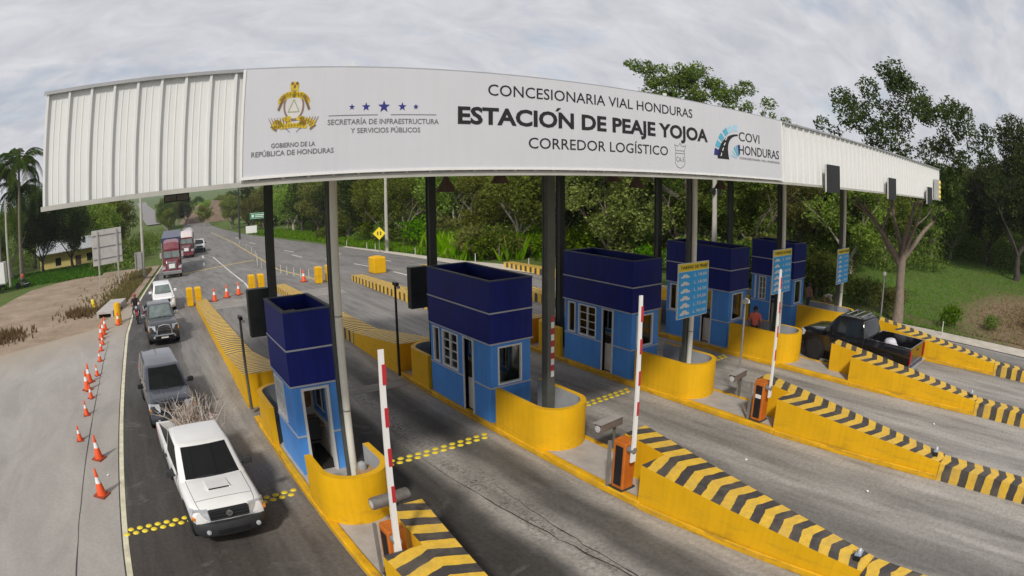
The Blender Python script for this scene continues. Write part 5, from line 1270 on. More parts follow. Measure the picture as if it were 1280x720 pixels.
# ------------------------------------------------------------------ motorcycles with riders
SIT = dict(pelvis=(0,.25,.86), spine=(0,.20,1.03), chest=(0,.10,1.24), neck=(0,.04,1.39), head=(0,.01,1.50), crown=(0,.01,1.58), shl=(.19,.08,1.30), ell=(.30,-.12,1.10), wrl=(.30,-.33,1.04), hal=(.29,-.40,1.03), shr=(-.19,.08,1.30), elr=(-.30,-.12,1.10), wrr=(-.30,-.33,1.04), har=(-.29,-.40,1.03), hil=(.11,.20,.82), knl=(.24,-.14,.72), anl=(.20,.06,.36), tol=(.21,-.08,.31), hir=(-.11,.20,.82), knr=(-.24,-.14,.72), anr=(-.20,.06,.36), tor=(-.21,-.08,.31))
def motorcycle(lab, loc, rz, tank_m, sc=1.):
    t_ = thing('motorcycle', lab, 'motorcycle', loc, rz, None, sc*RS)
    for y in (-.65, .65):
        o = MB().lathe([(.24, -.05), (.30, -.05), (.31, 0), (.30, .05), (.24, .05)], 20, mtx=Matrix.Rotation(R(90), 4, 'Y')).build('wheel', RUBBER, t_, smooth=40, loc=(0, y, .31))
        mb = MB(); mb.lathe([(.24, -.02), (.25, 0), (.24, .02), (.22, 0)], 20, mtx=Matrix.Rotation(R(90), 4, 'Y'))
        for q in range(5): mb.box(-.012, .012, -.015, .015, -.24, .24, mtx=Matrix.Rotation(R(36*q), 4, 'X'))
        mb.build('rim', ALLOY, o)
    mb = MB(); mb.rings([[(-.10*k, y, .62), (.10*k, y, .62), (.13*k, y, .74), (.06*k, y, z), (-.06*k, y, z), (-.13*k, y, .74)] for y, k, z in ((-.30, .6, .82), (-.12, 1.1, .90), (.12, .8, .84))]); mb.build('tank', tank_m, t_, smooth=50)
    B(-.12, .12, .12, .72, .70, .79).build('seat', BLACK, t_, bevel=.04)
    mb = MB(); mb.box(-.14, .14, -.18, .22, .30, .60); mb.build('engine', GALV, t_, bevel=.05)
    mb = MB()
    for s in (-1, 1): mb.tube([(s*.09, -.66, .32), (s*.09, -.42, .98)], .022, 6); mb.tube([(s*.06, .65, .32), (s*.08, .1, .5)], .025, 6); mb.tube([(s*.08, -.40, 1.0), (s*.34, -.36, 1.04)], .014, 6)
    mb.tube([(0, -.42, .95), (0, .1, .55), (0, .5, .62)], .03, 6); mb.build('frame', BLACK, t_)
    MB().lathe([(.01, 0), (.085, .01), (.09, .06), (.05, .11)], 14, mtx=Matrix.Translation((0, -.52, .92)) @ Matrix.Rotation(R(-90), 4, 'X')).build('headlight', LAMPG, t_, smooth=50)
    mb = MB(); mb.rings([[(-.06, y, z), (.06, y, z), (.06, y, z+.02), (-.06, y, z+.02)] for y, z in ((-.95, .52), (-.75, .66), (-.55, .64), (-.38, .50))]); mb.build('mudguard', tank_m, t_)
    MB().tube([(.16, .0, .35), (.18, .75, .42)], [.03, .05], 8).build('exhaust', CHROME, t_, smooth=True)
    return t_
motorcycle('red motorcycle riding down the left edge of the queue', (-.72, 30.6, .012), R(4), paint('red_bike_paint', (.25, .02, .02)), .95)
person('person', 'rider in dark jacket and red helmet on the motorcycle beside the queue', 'person', (-.72, 30.6, .012), R(4), SIT, [(LEGS, JEANS), (FEET, BOOT), (TORSO, mat('dark_jacket', (.035, .025, .035), .8)), (ARMS, SKIN)], .95, cap=mat('red_helmet', (.30, .03, .04), .3))
motorcycle('dark motorcycle parked beside the white truck body at the far left', (-14.9, 60.2, gz(60.2)), R(-70), paint('black_bike_paint', (.02, .02, .022)), 1.1)
person('person', 'rider in orange shirt on the motorcycle beside the white truck body', 'person', (-14.9, 60.2, gz(60.2)), R(-70), SIT, [(LEGS, DKTR), (FEET, BOOT), (TORSO, mat('bright_orange_shirt', (.70, .10, .03), .8)), (ARMS, SKIN)], 1.1)

# ------------------------------------------------------------------ roadside things on the left
t_ = thing('billboard', 'blank grey back of a tall roadside billboard on two posts', 'billboard', (-3.35, 48.9, gz(48.9)), R(70))
B(-1.45, 1.45, -.04, .04, 1.75, 4.45).build('panel', mat('billboard_back', (.52, .51, .49), .6, var=.12, scale=1.5), t_)
for x in (-.95, .95): B(x-.06, x+.06, .045, .14, 0, 4.4).build('post', mat('post_grey', (.42, .40, .37), .6), t_)
for z in (2.2, 3.1, 4.0): B(-1.4, 1.4, .041, .075, z, z+.06).build('rail', GALV, t_)
t_.rotation_euler.z = R(200)
t_ = thing('small_board', 'small grey board beside the concrete pole on the left roadside', 'sign', (-.45, 50.5, gz(50.5)), R(185))
B(-.42, .42, -.03, .03, .9, 2.25).build('panel', mat('board_grey', (.33, .32, .31), .7, var=.15), t_)
for x in (-.28, .28): B(x-.03, x+.03, .031, .07, 0, 2.2).build('post', STEELM, t_)
CPOLE = mat('concrete_pole', (.42, .40, .35), .8, var=.12)
for x, y, h_, lab in ((-.05, 52, 9, 'tall concrete utility pole left of the truck queue'), (22.4, 50.5, 9.5, 'concrete utility pole beside the yellow diamond sign'), (29.0, 21.3, 9.5, 'pale concrete utility pole behind the fourth booth'), (-17.2, 62.5, 9, 'concrete pole by the palms at the far left'), (16.8, 95, 8, 'dark utility pole far up the highway')):
    t_ = thing('utility_pole', lab, 'utility pole', (x, y, tz(x, y)-.05), group='utility poles')
    MB().tube([(0, 0, 0), (0, 0, h_)], [.17, .11], 10).build('pole', CPOLE if 'dark' not in lab else STEELG, t_, smooth=50)
    B(-.9, .9, -.05, .05, h_-.5, h_-.4).build('cross_arm', STEELM, t_)
    for q in (-.8, -.3, .3, .8): MB().lathe([(.03, 0), (.05, .05), (.03, .12)], 8, (q, 0, h_-.4)).build('insulator', mat('insulator', (.25, .2, .17), .4), t_)
    if 'fourth booth' in lab:
        for s in (-1, 1): MB().lathe([(.18, -.02), (.22, 0), (.18, .02), (.15, 0)], 14, mtx=Matrix.Translation((s*.28, -.15, 5.2)) @ Matrix.Rotation(R(90), 4, 'X')).build('cable_coil', BLACK, t_)
t_ = thing('diamond_sign', 'yellow diamond warning sign on a thin post by the utility pole', 'road sign', (21.3, 49.6, gz(49.6)), R(-22))
MB().tube([(0, 0, 0), (0, 0, 1.5)], .035, 7).build('post', GALV, t_)
d_ = MB(); d_.rings([[(0, y, 1.12), (.55, y, 1.67), (0, y, 2.22), (-.55, y, 1.67)] for y in (-.06, -.04)]); d_.build('plate', SIGNYEL, t_)
flat('symbol', [arcband(-.09, 1.67, .10, .16, 100, 260, 6, .7), arcband(.09, 1.67, .10, .16, -80, 80, 6, .7), [(-.13, 1.5), (-.07, 1.5), (-.07, 1.84), (-.13, 1.84)], [(.07, 1.5), (.13, 1.5), (.13, 1.84), (.07, 1.84)]], INK, t_, -.064)
t_ = thing('highway_sign', 'green highway sign with white lettering seen left of the dark column', 'road sign', (24.3, 115, gz(115)), R(-12), scale=.72)
for x in (-1.7, 1.7): MB().tube([(x, 0, 0), (x, 0, 4.5)], .08, 7).build('post', STEELG, t_)
B(-2.4, 2.4, -.14, -.09, 3.1, 4.7).build('panel', SIGNGREEN, t_); flat('border', [[(-2.3, 3.2), (2.3, 3.2), (2.3, 3.27), (-2.3, 3.27)], [(-2.3, 4.53), (2.3, 4.53), (2.3, 4.6), (-2.3, 4.6)], [(-1.9, 3.55), (-1.2, 3.55), (-1.2, 4.25), (-1.9, 4.25)], [(-.9, 4.0), (1.9, 4.0), (1.9, 4.22), (-.9, 4.22)], [(-.9, 3.55), (1.4, 3.55), (1.4, 3.77), (-.9, 3.77)]], WHITE, t_, -.145)
t_ = thing('white_board', 'small blank white board at the forest edge far up the right carriageway', 'sign', (20.6, 104, gz(104)), R(-12))
B(-1.0, 1.0, -.04, .04, .3, 1.5).build('panel', WHITE, t_); 
for x in (-.7, .7): B(x-.05, x+.05, .041, .1, 0, 1.4).build('post', GALV, t_)
t_ = thing('yellow_post', 'stout yellow bollard at the end of the cone row', 'bollard', (-1.85, 31.0, .0))
MB().lathe([(.20, 0), (.20, .95), (.17, 1.02), (.01, 1.03)], 14).build('drum', YELLOW, t_, smooth=50); MB().lathe([(.205, .3), (.205, .42)], 14).build('band', YKERB, t_)
t_ = thing('yellow_post', 'leaning yellow post in the dry grass by the culvert', 'bollard', (-3.7, 35.6, 0)); t_.rotation_euler = (0, R(-8), 0)
MB().lathe([(.11, -.1), (.11, .6), (.08, .66), (.01, .67)], 12).build('drum', SIGNYEL, t_, smooth=50); MB().lathe([(.113, .3), (.113, .4)], 12).build('band', YKERB, t_)
t_ = thing('culvert', 'concrete culvert head with a dark opening beside the apron', 'culvert', (-2.55, 34.0, -.16), R(-12))
mb = MB(); mb.box(-.55, .55, -1.2, 2.6, .38, .5); mb.box(-.55, -.42, -1.2, 2.6, 0, .379); mb.box(.42, .55, -1.2, 2.6, 0, .379); mb.box(-.419, .419, 2.4, 2.6, 0, .379); mb.build('slab', CONC, t_)
B(-.415, .415, -1.0, 2.39, .0, .03).build('opening_floor', BLACK, t_)
# yellow house
t_ = thing('yellow_house', 'long yellow house with pale tin roof behind the trees on the left', 'house', (-12.6, 86, gz(86)-.9), R(10))
HY = mat('yellow_house_wall', (.62, .50, .17), .8, var=.08)
mb = MB(); wall_boxes(mb, 'x', -5, 5, 0, 3.0, 0, .2, [(-2.3, -1.3, 1.1, 2.2), (1.2, 2.2, .0, 2.1), (3.2, 4.2, 1.1, 2.2)]); wbuild(mb, 'wall', HY, t_)
mb = MB(); wall_boxes(mb, 'y', .2, 6, 0, 3.0, 4.8, 5, []); wbuild(mb, 'wall', HY, t_)
mb = MB(); wall_boxes(mb, 'y', .2, 6, 0, 3.0, -5, -4.8, []); wbuild(mb, 'wall', HY, t_)
B(-4.8, 4.8, 5.8, 6, 0, 3).build('wall', HY, t_)
B(-4.8, 4.8, .25, 5.8, -.05, .02).build('floor', DARKIN, t_)
mb = MB(); mb.rings([[(-5.6, -.9, 2.9), (-5.6, 3.0, 4.3), (-5.6, 6.9, 2.9), (-5.6, 6.9, 2.98), (-5.6, 3.0, 4.4), (-5.6, -.9, 2.98)], [(5.6, -.9, 2.9), (5.6, 3.0, 4.3), (5.6, 6.9, 2.9), (5.6, 6.9, 2.98), (5.6, 3.0, 4.4), (5.6, -.9, 2.98)]]); mb.build('roof', mat('tin_roof', (.50, .51, .52), .45, .4, var=.2), t_)
for x0, x1 in ((-2.3, -1.3), (3.2, 4.2)):
    w_ = B(x0-.06, x1+.06, -.03, .04, 1.02, 1.099).build('window', mat('sill_white', (.6, .58, .5), .7), t_); B(x0, x1, .1, .12, 1.1, 2.2).build('pane', CARGLASS, w_)
d_ = B(1.2, 2.2, .08, .13, .021, 2.1).build('door', mat('door_brown', (.09, .05, .03), .6), t_); B(1.3, 1.36, .05, .0799, 1.0, 1.1).build('handle', GALV, d_)
# parked white truck body at the far left
t_ = thing('white_truck', 'white box truck cut off by the left edge of the view', 'truck', (-22.6, 58.6, gz(58.6)), R(-84), scale=RS)
mb = MB(); mb.box(-1.15, 1.15, 1.8, 6.5, .85, 3.1); mb.build('box', PW_, t_, bevel=.04); MB().box(-1.1505, -1.1505-.03, 1.9, 6.4, .9, 1.0).build('side_rail', GALV, t_); MB().box(1.1505, 1.18, 1.9, 6.4, .9, 1.0).build('side_rail', GALV, t_)
loft_body([(0, .95, .45, 1.3, 0), (.1, 1.02, .4, 1.45, 0), (1.6, 1.05, .4, 1.5, 0)], PW_, t_, 'cab_base'); cabin(t_, .02, 1.62, .98, 1.48, .5, 1.6, .88, 2.35, PW_, CARGLASS, (.8,), rear_glass=False)
for s in (-1, 1):
    for y in (.8, 5.0): wheel(t_, s*.92, y, .42, .26, ALLOY)
B(-.5, .5, 1.5, 6.3, .5, .84).build('chassis', BLACK, t_)
# reflective posts along the right verge
for i, (x, y) in enumerate(((27.2, 5.7), (23.6, 31.6), (22.4, 36), (21.9, 44), (21.9, 52), (21.9, 54), (22.1, 60))):
    tag(place('marker_post', pole_me, None, (x, y, tz(x, y)), scale=1.1), 'thin pale marker post along the right verge', 'post', 'marker posts along the right verge')
t_ = thing('lamp_post', 'thin grey lamp post by the trunk of the big roadside tree', 'pole', (28.0, 9.6, 0))
MB().tube([(0, 0, 0), (0, 0, 2.05)], [.05, .04], 8).build('pole', GALV, t_, smooth=True); MB().lathe([(.04, 2.05), (.10, 2.12), (.09, 2.22), (.02, 2.26)], 10).build('lamp_head', WHITE, t_, smooth=True)
# ------------------------------------------------------------------ trees
import numpy as np
def leafmat(name, stops, trans=.45):
    m, t, b = newmat(name)
    ri = t.nodes.new('ShaderNodeNewGeometry').outputs['Random Per Island']
    oi = t.nodes.new('ShaderNodeObjectInfo').outputs['Random']
    oc = objco(t)
    f = mth(t, 'ADD', mth(t, 'MULTIPLY', ri, .55), mth(t, 'MULTIPLY', noise(t, .9, 3, .6, oc), .45))
    c = ramp(t, f, stops)
    hs = t.nodes.new('ShaderNodeHueSaturation'); hs.inputs['Saturation'].default_value = 1.15; lk(t, c, hs.inputs['Color'])
    lk(t, mth(t, 'ADD', .475, mth(t, 'MULTIPLY', oi, .06)), hs.inputs['Hue']); lk(t, mth(t, 'ADD', .75, mth(t, 'MULTIPLY', mth(t, 'MULTIPLY', oi, oi), 1.05)), hs.inputs['Value'])
    df = t.nodes.new('ShaderNodeBsdfDiffuse'); tl = t.nodes.new('ShaderNodeBsdfTranslucent'); mx_ = t.nodes.new('ShaderNodeMixShader'); mx_.inputs[0].default_value = trans
    lk(t, hs.outputs[0], df.inputs[0]); lk(t, hs.outputs[0], tl.inputs[0]); lk(t, df.outputs[0], mx_.inputs[1]); lk(t, tl.outputs[0], mx_.inputs[2])
    lk(t, mx_.outputs[0], t.nodes['Material Output'].inputs[0]); return m
LEAF = [leafmat('leaves_forest', [(.2, (.06, .085, .024)), (.5, (.135, .175, .048)), (.8, (.24, .28, .09))]),
        leafmat('leaves_olive', [(.2, (.075, .085, .03)), (.5, (.17, .185, .06)), (.8, (.30, .29, .12))]),
        leafmat('leaves_dark', [(.2, (.022, .034, .012)), (.5, (.056, .078, .026)), (.8, (.115, .14, .055))]),
        leafmat('leaves_bright', [(.2, (.035, .07, .012)), (.5, (.10, .19, .025)), (.8, (.20, .30, .05))]), leafmat('leaves_yellowgreen', [(.2, (.08, .11, .028)), (.5, (.18, .225, .055)), (.8, (.31, .345, .11))])]
BARK = mat('bark_grey', (.17, .14, .115), .9, var=.3, scale=5, bmp=.5); BARKP = mat('bark_pale', (.36, .32, .27), .9, var=.25, scale=4, bmp=.4); BARKD = mat('bark_dark', (.055, .045, .038), .9, var=.3)
def leaf_mesh(name, blobs, dens, size, seed, m_, flat_=.0, wfrac=.5):
    rng = np.random.default_rng(seed); P = []
    for (cx_, cy_, cz_), (rx, ry, rz), k in blobs:
        n = max(30, int(dens*k*(rx*ry+rx*rz+ry*rz)))
        d = rng.normal(size=(n, 3)); d /= np.linalg.norm(d, axis=1)[:, None]
        rad = rng.uniform(.35, 1., n)**.45
        # lumpy surface
        lump = 1+.18*np.sin(d[:, 0]*7+seed)+.14*np.sin(d[:, 1]*9+2*seed)+.12*np.sin(d[:, 2]*8+3*seed)
        P.append(np.array([cx_, cy_, cz_])+d*(rad*lump)[:, None]*np.array([rx, ry, rz]))
    P = np.concatenate(P); n = len(P)
    a = rng.normal(size=(n, 3)); a[:, 2] *= .7; a /= np.linalg.norm(a, axis=1)[:, None]
    b_ = rng.normal(size=(n, 3)); b_ -= a*(a*b_).sum(1)[:, None]; b_ /= np.linalg.norm(b_, axis=1)[:, None]
    s = (size*rng.uniform(.55, 1.35, n))[:, None]
    V = np.stack([P-a*s, P-b_*s*wfrac+a*s*.1, P+a*s, P+b_*s*wfrac+a*s*.1], 1).reshape(-1, 3)
    me = bpy.data.meshes.new(name)
    me.vertices.add(4*n); me.vertices.foreach_set('co', V.ravel().astype(np.float32))
    me.loops.add(4*n); me.loops.foreach_set('vertex_index', np.arange(4*n, dtype=np.int32))
    me.polygons.add(n); me.polygons.foreach_set('loop_start', np.arange(0, 4*n, 4, dtype=np.int32))
    me.update(calc_edges=True); me.materials.append(m_); return me
def limb(mb, p, d, L_, r0, rng, depth, tips):
    pts = [Vector(p)]; rad = [r0]; d = Vector(d).normalized()
    for q in range(5):
        d = (d+Vector((rng.gauss(0, .10), rng.gauss(0, .10), rng.gauss(.02, .06)))).normalized(); pts.append(pts[-1]+d*L_/5); rad.append(r0*(1-.13*(q+1)))
    mb.tube(pts, rad, 7 if depth == 0 else 5, cap=False)
    if depth < 2:
        for q in range(3 if depth == 0 else 2):
            k = rng.choice([3, 4, 5]); e = (d+Vector((rng.gauss(0, .6), rng.gauss(0, .6), rng.uniform(0, .4)))).normalized()
            limb(mb, pts[k], e, L_*.65, rad[k]*.6, rng, depth+1, tips)
    else: tips.append(pts[-1])
    return pts
def make_tree(seed, H_, R_, trunk_h, m_, bark, nblob=11, dens=230, size=.105, flat_=.75, spread=1.):
    rng = random.Random(seed); mb = MB(); tips = []
    r0 = .035*H_*.62+.04
    lean = Vector((rng.gauss(0, .07), rng.gauss(0, .07), 1))
    pts = [Vector((0, 0, -.2))]; rad = [r0*1.35]
    for q in range(4): pts.append(Vector((0, 0, 0))+lean*trunk_h*(q+1)/4+Vector((rng.gauss(0, .04), rng.gauss(0, .04), 0))); rad.append(r0*(1-.1*q))
    mb.tube(pts, rad, 9, cap=False)
    for q in range(4):
        a = q*1.57+rng.uniform(-.5, .5); limb(mb, pts[-1], (math.cos(a)*.75*spread, math.sin(a)*.75*spread, .9), (H_-trunk_h)*.42, r0*.5, rng, 0, tips)
    tr = mb.mesh('trunk', bark, smooth=60)
    cz = trunk_h+(H_-trunk_h)*.5; hz = (H_-trunk_h)*.5
    bl = []
    nblob = int(nblob*1.9)
    for q in range(nblob):
        a = rng.uniform(0, 6.28); u = rng.uniform(-.9, .9); rho = math.sqrt(max(.05, 1-u*u))*rng.uniform(.35, .85)
        k = rng.uniform(.17, .34)
        bl.append(((R_*rho*math.cos(a), R_*rho*math.sin(a), cz+hz*u*.72), (R_*k, R_*k, min(R_*k*flat_*1.15, hz*.55)), 1.))
    bl.append(((0, 0, cz-.1*hz), (R_*.62, R_*.62, hz*.72), .16))
    cm = leaf_mesh('crown', bl, dens, size, seed, m_)
    return tr, cm
def put_tree(tr, cm, x, y, label, group, s=1., rz=0., name='broadleaf_tree', z=None, sz=None):
    t_ = thing(name, label, 'tree', (x, y, (tz(x, y) if z is None else z)-.05), rz, group); t_.scale = (s, s, s if sz is None else sz)
    place('trunk', tr, t_); place('crown', cm, t_); return t_
TV = [make_tree(31, 9.5, 3.8, 1.5, LEAF[0], BARK, 15), make_tree(47, 10.5, 4.1, 1.4, LEAF[1], BARK, 17), make_tree(53, 8.5, 3.6, 1.3, LEAF[4], BARKP, 12), make_tree(61, 10, 3.8, 1.4, LEAF[2], BARKD, 17), make_tree(79, 9, 4.2, 1.2, LEAF[1], BARK, 17), make_tree(83, 7.5, 3.4, .9, LEAF[4], BARKP, 11)]
random.seed(77)
FG = 'trees of the wood behind the right carriageway'
FLAB = 'leafy tree in the wood behind the right carriageway'
cnt = 0
def edge_x(y): return rr(max(y, -20))
def fasc_el(x, y):
    a = math.atan2(x, y); k = math.tan(math.pi/2-a) if False else y/x
    xx = (7.071-.028*1.413)/(k+.028); yy = k*xx
    return (7.30-6.1)/math.hypot(xx, yy) if -1.4 < xx < 26.7 else .10
def zone(x, y):
    a = math.degrees(math.atan2(x, y))
    return next(n_ for lim_, n_ in ((14, 'near the green highway sign'), (20, 'left of the yellow diamond sign'), (27, 'right of the utility pole'), (34, 'seen above the second booth'), (41, 'seen beside the taped column'), (47, 'seen above the middle booth'), (54, 'seen above the fourth booth'), (99, 'seen above the last booth')) if a < lim_)
def flabel(x, y, v_, row):
    zn = zone(x, y)
    return ['rounded green', 'broad olive', 'low green', 'dark green', 'spreading olive', 'small green'][v_]+' tree in '+['the front row', 'the second row', 'the third row', 'the back row'][row]+' of the wood, '+zn
# front rows of the wood
y = 17.
spots = []
while y < 112:
    for row in range(4):
        off = 6.5+row*6.0+random.uniform(-1.6, 1.6)
        if y < 30: off += (30-y)*.55
        x = edge_x(y)+off
        if 44 < y < 50 and row == 0: continue
        spots.append((x, y+random.uniform(-1.5, 1.5), row))
    y += 4.4 if y < 60 else 6.5
for x, y, row in spots:
    v_ = random.randrange(len(TV)); Ht = [9.5, 10.5, 8.5, 10, 9, 7.5][v_]
    D = math.hypot(x, y); lim = (6.1+D*(fasc_el(x, y)-.012)-tz(x, y))
    s = random.uniform(.85, 1.15)
    if Ht*s*1.04 > lim: s = max(.45, lim/(Ht*1.06))
    put_tree(*TV[v_], x, y, flabel(x, y, v_, row), FG, s, random.uniform(0, 6.28)); cnt += 1
# right-hand field edge
for i in range(22):
    a = R(62+i*1.25+random.uniform(-.4, .4)); D = random.uniform(62, 86); x, y = D*math.sin(a), D*math.cos(a)
    v_ = random.randrange(len(TV)); s = random.uniform(.8, 1.15)
    lim = 6.1+D*(fasc_el(x, y)-.012)-tz(x, y); Ht = [9.5, 10.5, 8.5, 10, 9, 7.5][v_]
    if Ht*s*1.04 > lim: s = max(.5, lim/(Ht*1.06))
    put_tree(*TV[v_], x, y, ['rounded green', 'broad olive', 'low green', 'dark green', 'spreading olive', 'small green'][v_]+' tree at the far field edge, '+('above the last booth' if i < 5 else 'left of the forked tree' if i < 9 else 'behind the forked tree' if i < 14 else 'right of the forked tree'), 'trees along the far edge of the grass field', s, random.uniform(0, 6.28))
for i, (x, y, v_, s) in enumerate(((51, 3.4, 3, 1.38), (55, 1.0, 1, 1.25), (57, 7.6, 3, 1.05), (55, 13.5, 2, .9), (66, 4.0, 0, 1.2), (58, 12.0, 5, .95))):
    put_tree(*TV[v_], x, y, ['tall dark tree at the right edge of the view above the grass field', 'olive tree cut off by the right edge of the view', 'dark tree behind the tall tree at the right edge', 'low dense tree left of the tall right-edge tree', 'pale green tree farthest back at the right edge', 'small round tree in the field below the canopy end'][i], None, s, i*1.3)
# big roadside tree on the right: forked trunk, open crown with gaps
mb = MB(); rng = random.Random(5); tips = []
mb.tube([(0, 0, -.2), (.05, 0, .9), (.02, .05, 2.0), (.1, .05, 3.1)], [.36, .27, .23, .21], 11, cap=False)
for p, d, L_, r_ in (((.08, .05, 2.6), (.15, .95, 1.0), 3.4, .20), ((.1, .05, 3.0), (.25, -.25, 1.), 3.2, .20), ((.1, .05, 2.95), (.55, -.9, .95), 3.2, .17), ((.1, .05, 3.0), (.6, .4, 1.), 3.0, .16), ((.08, .05, 2.9), (.1, -.5, 1.05), 3.0, .13)):
    limb(mb, p, d, L_, r_, rng, 0, tips)
tr = mb.mesh('trunk', mat('bark_brown', (.21, .165, .13), .9, var=.3, scale=5, bmp=.5), smooth=60)
bl = []
rng = random.Random(9)
for tp in tips:
    if rng.random() < .45 and tp.z < 8.5: k = rng.uniform(.5, .8); bl.append(((tp.x, tp.y, tp.z), (k, k, k*.72), 1.0))
big = [(.6, 3.0, 10.2, 1.0), (.5, 2.2, 9.5, 1.1), (.7, 3.4, 9.0, .8), (.4, .6, 11.2, .95), (.6, -.3, 10.9, 1.1), (.5, .9, 10.2, 1.2), (.6, -1.0, 9.9, 1.1), (.9, -2.3, 10.1, .95), (.8, -3.0, 9.4, 1.0), (1.0, -3.9, 9.1, .7), (.9, -2.0, 8.7, 1.1), (.6, .1, 8.7, 1.3), (.8, 1.7, 8.3, 1.1), (.9, -3.5, 8.0, .8), (.8, 3.2, 7.6, .9), (1.1, -.9, 7.4, 1.2), (1.1, 1.0, 7.0, 1.1), (1.2, -2.4, 6.9, .9), (1.2, 2.4, 6.5, .8), (1.2, -.2, 6.0, .9), (1.4, -1.6, 5.6, .7)]
big = [(a_, b_*1.12, c_+.15, k*1.1) for a_, b_, c_, k in big]
for a_, b_, c_, k in big:
    for q in range(4):
        kk = k*rng.uniform(.38, .66); bl.append(((a_+rng.gauss(0, .55*k), b_+rng.gauss(0, .5*k), c_+rng.gauss(0, .42*k)), (kk, kk, kk*.8), 1.))
put_tree(tr, leaf_mesh('crown', bl, 330, .085, 13, LEAF[2]), 28.0, 8.6, 'big dark tree with pale forked trunk beside the road on the right', None, 1., 0, name='big_tree')
# tall pale-trunked tree rising above the sign
mb = MB(); rng = random.Random(15); tips = []
mb.tube([(0, 0, -.2), (.05, 0, 3), (-.05, .05, 5.5), (.0, .05, 7.2)], [.5, .42, .36, .3], 11, cap=False)
for p, d, L_, r_ in (((0, 0, 4.0), (-.75, .7, .55), 5.2, .22), ((0, 0, 4.3), (.8, -.75, .5), 5.6, .22), ((0, 0, 5.5), (-.5, .5, 1.), 3.6, .2), ((0, 0, 6.6), (.3, -.3, .9), 2.8, .22), ((0, 0, 6.9), (.7, -.7, .7), 3.0, .18), ((0, 0, 6.0), (-.5, .3, .9), 3, .15)):
    limb(mb, p, d, L_, r_, rng, 0, tips)
tr = mb.mesh('trunk', BARKP, smooth=60)
bl = []; rng = random.Random(3)
ax = Vector((.62, -.78, 0))      # across the view
for u, z, k in ((-3.6, 13.4, .9), (-2.6, 12.8, 1.2), (-1.4, 12.6, 1.5), (-.2, 12.9, 1.5), (.9, 12.4, 1.5), (2.0, 11.9, 1.4), (3.1, 11.3, 1.3), (4.0, 10.6, 1.1), (-2.4, 11.4, 1.3), (-.6, 11.4, 1.5), (1.2, 10.8, 1.4), (2.8, 10.0, 1.2), (-3.4, 10.5, .9), (5.6, 10.2, .75), (6.6, 9.4, .8), (7.4, 8.8, .7), (3.6, 12.3, .6), (-6.4, 9.9, .7), (-5.4, 9.6, .8), (-7.6, 10.4, .6)):
    for q in range(5):
        kk = k*rng.uniform(.32, .58); du = rng.gauss(0, .5*k); bl.append(((ax.x*(u+du)+rng.gauss(0, .6), ax.y*(u+du)+rng.gauss(0, .6), z+rng.gauss(0, .35*k)), (kk, kk, kk*.7), 1.))
put_tree(tr, leaf_mesh('crown', bl, 260, .10, 17, LEAF[0]), 33.0, 26.3, 'tall spreading tree with pale trunk rising above the banner sign', None, 1., 0, name='tall_tree')
# woodland behind, too dense to count
rng = random.Random(40); bl = []
for i in range(150):
    a = R(rng.uniform(8, 74)); D = rng.uniform(95, 150); x, y = D*math.sin(a), D*math.cos(a)
    if x < edge_x(y)+12: continue
    lim = 6.1+D*(max(.03, fasc_el(x, y)-.02)); zc = tz(x, y)
    h_ = min(rng.uniform(8, 14), lim-zc); k = rng.uniform(3, 4.6)
    bl.append(((x, y, zc+h_*.5), (k, k, h_*.5), .32))
wd = place('woodland', leaf_mesh('woodland', bl, 60, .3, 23, LEAF[0])); struct(wd, 'stuff'); tag(wd, 'dense distant woodland behind the roadside trees', 'woodland')
rng = random.Random(41); bl = []
for i in range(70):
    y = rng.uniform(118, 330); x = rng.uniform(-110, -14)*(.6+y/300) if rng.random() < .5 else rr(y)+rng.uniform(7, 70)
    h_ = rng.uniform(5, 9); k = rng.uniform(3, 5); bl.append(((x, y, tz(x, y)+h_*.45), (k, k, h_*.55), .30))
wd = place('woodland', leaf_mesh('woodland', bl, 45, .4, 29, LEAF[0])); struct(wd, 'stuff'); tag(wd, 'distant woodland on both sides of the far highway', 'woodland')
rng = random.Random(42); bl = []
for i in range(150):
    y = rng.uniform(12, 112); x = edge_x(y)+rng.uniform(8, 22)+(max(0, 30-y)*.5)
    if abs(x-29.5) < 5 and 36 < y < 48: continue
    h_ = rng.uniform(1.2, 3.2); k = rng.uniform(1.2, 2.2); bl.append(((x, y, tz(x, y)+h_*.45), (k, k, h_*.55), .8))
for i in range(150):
    a = R(rng.uniform(58, 89)); D = rng.uniform(57, 76); x, y = D*math.sin(a), D*math.cos(a); h_ = rng.uniform(2, 4.5); k = rng.uniform(1.5, 2.8); bl.append(((x, y, tz(x, y)+h_*.45), (k, k, h_*.55), .6))
for i in range(40):
    x, y = rng.uniform(-32, -3.5), rng.uniform(88, 112); h_ = rng.uniform(2, 6); k = rng.uniform(1.5, 3); bl.append(((x, y, tz(x, y)+h_*.45), (k, k, h_*.55), .6))
for i in range(45):
    y = rng.uniform(63, 118); x = rl(y)-2.8-rng.uniform(0, 7); h_ = rng.uniform(1, 3); k = rng.uniform(1, 1.8); bl.append(((x, y, tz(x, y)+h_*.45), (k, k, h_*.55), .8))
wd = place('undergrowth', leaf_mesh('undergrowth', bl, 75, .13, 37, LEAF[0])); struct(wd, 'stuff'); tag(wd, 'tangled undergrowth between the roadside trees', 'undergrowth')
